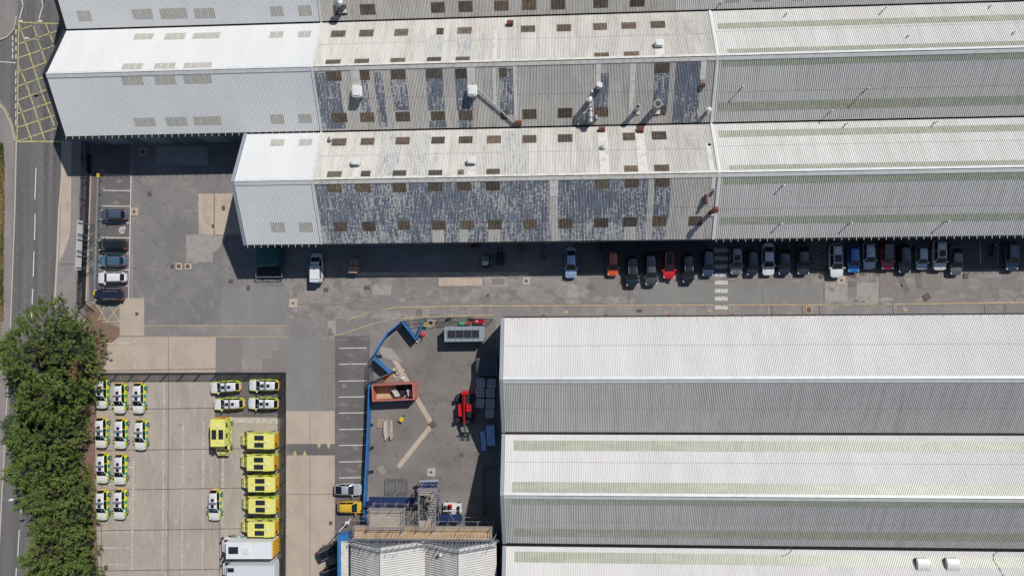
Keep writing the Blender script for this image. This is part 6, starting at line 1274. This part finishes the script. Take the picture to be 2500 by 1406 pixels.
# ---- scaffold
def tube(par, a, b, name='ledger', r=.04, m=None):
    mb = MB(); mb.cyl(a, b, r, k=6); return mb.build(name, m or m_galv, par)
def scaffold(name, label, x0, y0, x1, y1, deck, top, bx, by, dm, lifts=(2, 4, 6), steps=False, hole=None):
    t = thing(name, label, 'scaffold', ((x0 + x1) / 2, (y0 + y1) / 2, 0)); cx, cy = (x0 + x1) / 2, (y0 + y1) / 2; nx, ny = max(1, round((x1 - x0) / bx)), max(1, round((y1 - y0) / by)); X = [x0 - cx + (x1 - x0) * i / nx for i in range(nx + 1)]; Y = [y0 - cy + (y1 - y0) * i / ny for i in range(ny + 1)]
    for i, x in enumerate(X):
        for j, y in enumerate(Y):
            if 0 < i < nx and 0 < j < ny: continue
            tube(t, (x, y, 0), (x + .02, y, top + rnd.uniform(-.2, .35)), 'standard')
    hs = [z for z in lifts if z < deck] + [deck - .05, deck + .55, deck + 1.05]
    for z in hs:
        for y in (Y[0], Y[-1]): tube(t, (X[0] - .25, y + .05, z), (X[-1] + .25, y + .05, z), 'ledger')
        for x in X: 
            if z < deck or x in (X[0], X[-1]): tube(t, (x + .05, Y[0] - .2, z + .04), (x + .05, Y[-1] + .2, z + .04), 'transom')
    for i in range(nx):
        for y in (Y[0] - .06, Y[-1] + .06):
            if i % 2 == 0: tube(t, (X[i], y, lifts[0] * .2), (X[i + 1], y, deck), 'brace')
    if deck and not steps:
        n = max(2, int((Y[-1] - Y[0]) / .24))
        for k in range(n):
            y = Y[0] + (Y[-1] - Y[0]) * k / n; mb = MB(); mb.box(X[0], y + .01, deck, X[-1], y + .225, deck + .04); mb.build('board', dm, t)
        for y in (Y[0], Y[-1]): mb = MB(); mb.box(X[0], y - .02, deck + .04, X[-1], y + .02, deck + .25); mb.build('toe_board', dm, t)
    if steps:
        w_ = (X[-1] - X[0]); n = 14; L = Y[-1] - Y[0]
        for k in range(n):
            y = Y[-1] - .6 - (L - 1.4) * k / n; z = deck * .35 + (deck * .65) * k / n; mb = MB(); mb.box(.05, y - .15, z, X[-1] - .15, y + .12, z + .04); mb.build('tread', m_wood_g, t)
        for k in range(n):
            y = Y[0] + .6 + (L - 1.4) * k / n; z = .2 + deck * .55 * k / n; mb = MB(); mb.box(X[0] + .15, y - .15, z, -.05, y + .12, z + .04); mb.build('tread', m_wood_g, t)
        for x in (.05, X[-1] - .12): tube(t, (x, Y[-1] - .5, deck * .35 + 1), (x, Y[0] + .6, deck + 1), 'handrail')
        for ya, yb in ((Y[-1] - .9, Y[-1]), (Y[0], Y[0] + 1.0)):
            for q in range(4): mb = MB(); mb.box(X[0], ya + (yb - ya) * q / 4 + .01, deck - .0, X[-1], ya + (yb - ya) * (q + 1) / 4 - .01, deck + .04); mb.build('board', m_wood_g, t)
    return t
D = 6.1
a, b = W(866, 1312, D), W(1200, 1286, D)
scaffold('scaffold_walkway', 'long scaffold walkway with orange brown boards in front of the workshops', a.x, a.y, b.x, b.y, D, 7.4, 2.1, 1.6, m_wood)
a, b = W(903, 1287, D), W(988, 1248, D)
scaffold('loading_platform', 'wide boarded scaffold loading platform beside the blue hoarding', a.x, a.y, b.x, b.y + .4, D + .02, 7.5, 1.75, 1.3, m_wood_g)
a, b = W(1024, 1292, D), W(1063, 1193, D)
scaffold('stair_tower', 'scaffold stair tower with pale treads, standing above the long walkway', a.x, a.y + .3, b.x, b.y, D, 7.8, 2.4, 1.5, m_wood_g, steps=True)
t = thing('raking_tubes', 'row of slanting scaffold tubes tying the walkway to the workshop roofs', 'scaffold', (0, yN, 0)); rt = random.Random(3)
for k in range(44):
    x = E1 + .3 + (E2 - E1) * k / 44; z1_ = 6.3 + 2.5 * (1 - abs(((x - E1) / (V1 - E1)) % 1 * 2 - 1)); tube(t, (x + rt.uniform(0, .3), 1.3, 6.0), (x + rt.uniform(-.9, -.3), -rt.uniform(.3, 1.6), z1_ + rt.uniform(.1, .6)), 'raker', .032)
for z, y in ((6.55, .5), (7.4, .6), (6.2, .15)): tube(t, (E1 - .2, y, z), (E2 + .4, y, z), 'ledger')
for k, (xa, xb) in enumerate(((E1, R1), (R1, V1), (V1, R2), (R2, E2))): 
    za, zb = (6.9, 9.6) if k % 2 == 0 else (9.6, 6.9)
    for dy, dz in ((-.1, 0), (-.5, -.45), (.2, -.5)): tube(t, (xa, dy, za + dz), (xb, dy, zb + dz), 'gable_rail', .04)
    n = 7
    for i in range(n + 1): x = xa + (xb - xa) * i / n; zz = za + (zb - za) * i / n; tube(t, (x, -.1, zz - 1.1), (x, -.12, zz + rt.uniform(.1, .5)), 'upright', .035)
a = W(1066, 1200, 7.2); b = W(1095, 1280, 4); t = thing('raking_props', 'two long slanting props leaning against the stair tower', 'props', (a.x, a.y, 0)); tube(t, (0, 0, 7.0), (2.2, -4.6, 5.5), 'prop', .05); tube(t, (-2.6, -.2, 6.8), (-4.6, -4.2, 2.0), 'prop', .05)
# navy hoardings round the scaffold
hoard('navy hoarding left of the stair tower behind the loading platform', ((900, 1224), (1012, 1222)), 2.6, m_bluedk); hoard('navy hoarding wrapped round the front of the stair tower', ((1028, 1188), (1070, 1186), (1072, 1262)), 2.6, m_bluedk); hoard('navy hoarding below the two white work platforms', ((1072, 1262), (1130, 1263)), 2.4, m_bluedk)
for x0, y0, x1, y1, lb in ((901, 1216, 1014, 1224, 'navy sheeting laid flat along the hoarding top left of the stair tower'), (1030, 1180, 1068, 1190, 'navy sheeting on top of the hoarding at the stair tower head'), (1070, 1258, 1128, 1270, 'navy sheeting over the hoarding below the white platforms')):
    P = [W(x0, y1, 2.6), W(x1, y0, 2.6)]; t = thing('sheeting', lb, 'sheeting', ((P[0].x + P[1].x) / 2, (P[0].y + P[1].y) / 2, 0)); sx, sy = abs(P[1].x - P[0].x) / 2, abs(P[1].y - P[0].y) / 2 + .2; mb = MB(); mb.prism(rbox(-sx, -sy, sx, sy, .05), 2.62, 2.68); mb.build('sheet', m_bluedk, t)
    mb = MB(); 
    for x in (-sx * .9, 0, sx * .9): mb.bar((x, sy * .7, 0), (x, sy * .7, 2.62), .08, .08)
    mb.build('post', m_wood_g, t)
mb = MB(); a = W(846, 1300); mb.prism([(-.2, -.5), (1.6, 1.0), (1.9, .4), (.6, -.9)], .1, 1.0); o = mb.build('covered_plant', m_blk); o.location = (W(872, 1285).x, W(872, 1285).y, 0); tag(o, 'grey angular covered plant at the corner of the scaffold', 'covered plant')
t = thing('low_wall', 'low dark kerb wall round a sunken bay in the shade of the white halls', 'wall', W(1195, 1200)); mb = MB(); mb.bar((-.9, 3.8, .2), (1.5, 3.8, .2), .2, .4); mb.build('wall', m_galv_d, t); mb = MB(); mb.bar((-.9, 3.8, .2), (-.9, -4.5, .2), .2, .4); mb.build('wall', m_galv_d, t)

# ---------------------------------------------------------------- trees
m_leaf = mat('conifer_leaf', (.15, .205, .05), .7, 0, [((1.6, 1.6, 1.6), (.105, .155, .038), .42, .6, 3), ((.35, .35, .35), (.20, .235, .07), .5, .65, 2)], spec=.25)
m_leaf2 = mat('bluish_leaf', (.085, .115, .065), .75, 0, [((1.2, 1.2, 1.2), (.11, .14, .085), .45, .6, 3)], spec=.2)
m_bark = mat('bark', (.09, .06, .04), .95); m_dead = mat('dead_frond', (.22, .10, .04), .9)
def conifer(label, px, py, rad, h, seed, m=None, n=None, sy=1.0, dens=1.0):
    zc = h * .42; c = W(px, py, zc); rad = rad / 16.8; rg = np.random.default_rng(seed); t = thing('conifer', label, 'tree', (c.x, c.y, 0), 0, 'evergreen trees of the roadside hedge')
    mb = MB(); mb.cyl((0, 0, 0), (0, 0, h * .8), .32, .08, 10); mb.build('trunk', m_bark, t)
    lm = MB()
    for k in range(14): a = k * 2.4; z = h * (.15 + .045 * k); r = rad * .75 * (1 - z / h) + .3; lm.cyl((0, 0, z), (cos(a) * r, sin(a) * r, z + .7), .09, .03, 5)
    lm.build('limb', m_bark, t)
    n = n or int(23 * rad * rad * dens + 80)
    V = []; ph0 = rg.uniform(0, 6.28, 6)
    for k in range(n):
        u = rg.uniform(0, 1) ** .55; th = rg.uniform(0, 2 * pi); wob = 1 + .10 * sin(3 * th + ph0[0]) + .08 * sin(5 * th + ph0[1]) + .06 * sin(9 * th + ph0[2])
        r = rad * u * wob; zt = h * (.97 - .55 * u ** 1.5) + rg.uniform(-1.2, .5) + .9 * sin(r * 1.9 + ph0[3]) * sin(th * 4 + ph0[4])
        if k % 3 == 0: u = rg.uniform(.74, 1); r = rad * wob * u; zt = rg.uniform(.10 * h, h * (.97 - .55 * u ** 1.5))
        C = np.array([r * cos(th), r * sin(th) * sy, zt]); out = np.array([cos(th) * (.25 + .75 * u), sin(th) * (.25 + .75 * u), .8 - .5 * u]) + rg.normal(0, .22, 3); out /= np.linalg.norm(out)
        size = rg.uniform(.6, 1.15)
        m_ = 26; D_ = rg.normal(0, 1, (m_, 3)) * .62 + out; D_[:, 2] += .12; D_ /= np.linalg.norm(D_, axis=1)[:, None]
        ax = out * size
        for q in range(m_):
            d_ = D_[q]; f = rg.uniform(0, 1); s0 = C + ax * f * .9 + d_ * .04; ln = size * rg.uniform(.34, .62) * (1.05 - .55 * f); wv = np.cross(d_, rg.normal(0, 1, 3)); wv = wv / (np.linalg.norm(wv) + 1e-6) * ln * .15; dp = np.array([0, 0, -.10 * ln])
            V += [s0 - wv * .4, s0 + d_ * ln * .5 - wv, s0 + d_ * ln + dp, s0 + d_ * ln * .5 + wv]
    # inner mass with shade painted in near-black, so the crown is not see-through
    V = np.array(V, dtype=np.float32); nf = len(V) // 4; me = bpy.data.meshes.new('crown'); me.vertices.add(len(V)); me.vertices.foreach_set('co', V.ravel()); me.loops.add(nf * 4); me.loops.foreach_set('vertex_index', np.arange(nf * 4, dtype=np.int32)); me.polygons.add(nf)
    me.polygons.foreach_set('loop_start', np.arange(0, nf * 4, 4, dtype=np.int32)); me.polygons.foreach_set('loop_total', np.full(nf, 4, dtype=np.int32)); me.materials.append(m or m_leaf); me.update(); me.validate()
    o = bpy.data.objects.new('crown', me); COL.objects.link(o); o.parent = t
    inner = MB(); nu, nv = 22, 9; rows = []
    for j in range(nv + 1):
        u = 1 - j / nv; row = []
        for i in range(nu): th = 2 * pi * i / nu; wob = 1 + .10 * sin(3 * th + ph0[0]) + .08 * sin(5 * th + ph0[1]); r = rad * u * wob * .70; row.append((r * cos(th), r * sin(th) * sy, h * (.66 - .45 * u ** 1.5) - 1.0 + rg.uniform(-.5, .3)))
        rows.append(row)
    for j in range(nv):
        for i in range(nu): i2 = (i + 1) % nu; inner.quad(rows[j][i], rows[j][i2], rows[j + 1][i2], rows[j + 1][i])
    inner.build('inner_foliage', mat('inner_leaf_shade', (.014, .02, .008), .95), t)
    return t
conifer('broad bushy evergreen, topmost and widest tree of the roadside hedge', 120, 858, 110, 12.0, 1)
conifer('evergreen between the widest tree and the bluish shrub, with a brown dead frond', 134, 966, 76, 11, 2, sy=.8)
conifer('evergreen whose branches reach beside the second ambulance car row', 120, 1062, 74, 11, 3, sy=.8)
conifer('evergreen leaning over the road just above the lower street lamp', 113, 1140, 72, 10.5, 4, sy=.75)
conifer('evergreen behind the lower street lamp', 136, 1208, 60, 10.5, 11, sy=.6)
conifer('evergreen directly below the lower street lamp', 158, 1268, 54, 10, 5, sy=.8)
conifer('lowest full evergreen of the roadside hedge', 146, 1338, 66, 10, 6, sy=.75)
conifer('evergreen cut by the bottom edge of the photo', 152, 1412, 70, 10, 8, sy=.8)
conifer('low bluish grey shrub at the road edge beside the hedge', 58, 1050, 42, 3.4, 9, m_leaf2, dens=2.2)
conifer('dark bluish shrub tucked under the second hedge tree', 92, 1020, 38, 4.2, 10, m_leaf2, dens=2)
c = W(182, 905, 9.6); mb = MB()
for k in range(60):
    a = rnd.uniform(0, 6.28); q = Vector((rnd.uniform(-.35, .35), rnd.uniform(-1.3, 1.3), rnd.uniform(-.3, .3))); d = Vector((cos(a) * .35, sin(a) * .35, .1)); s_ = Vector((-sin(a), cos(a), .3)) * .07; mb.quad(q - s_, q + d * .6 - s_, q + d, q + d * .5 + s_)
o = mb.build('dead_branch', m_dead); o.location = c; tag(o, 'brown dead branch lying in the crown of the second hedge tree', 'dead branch')
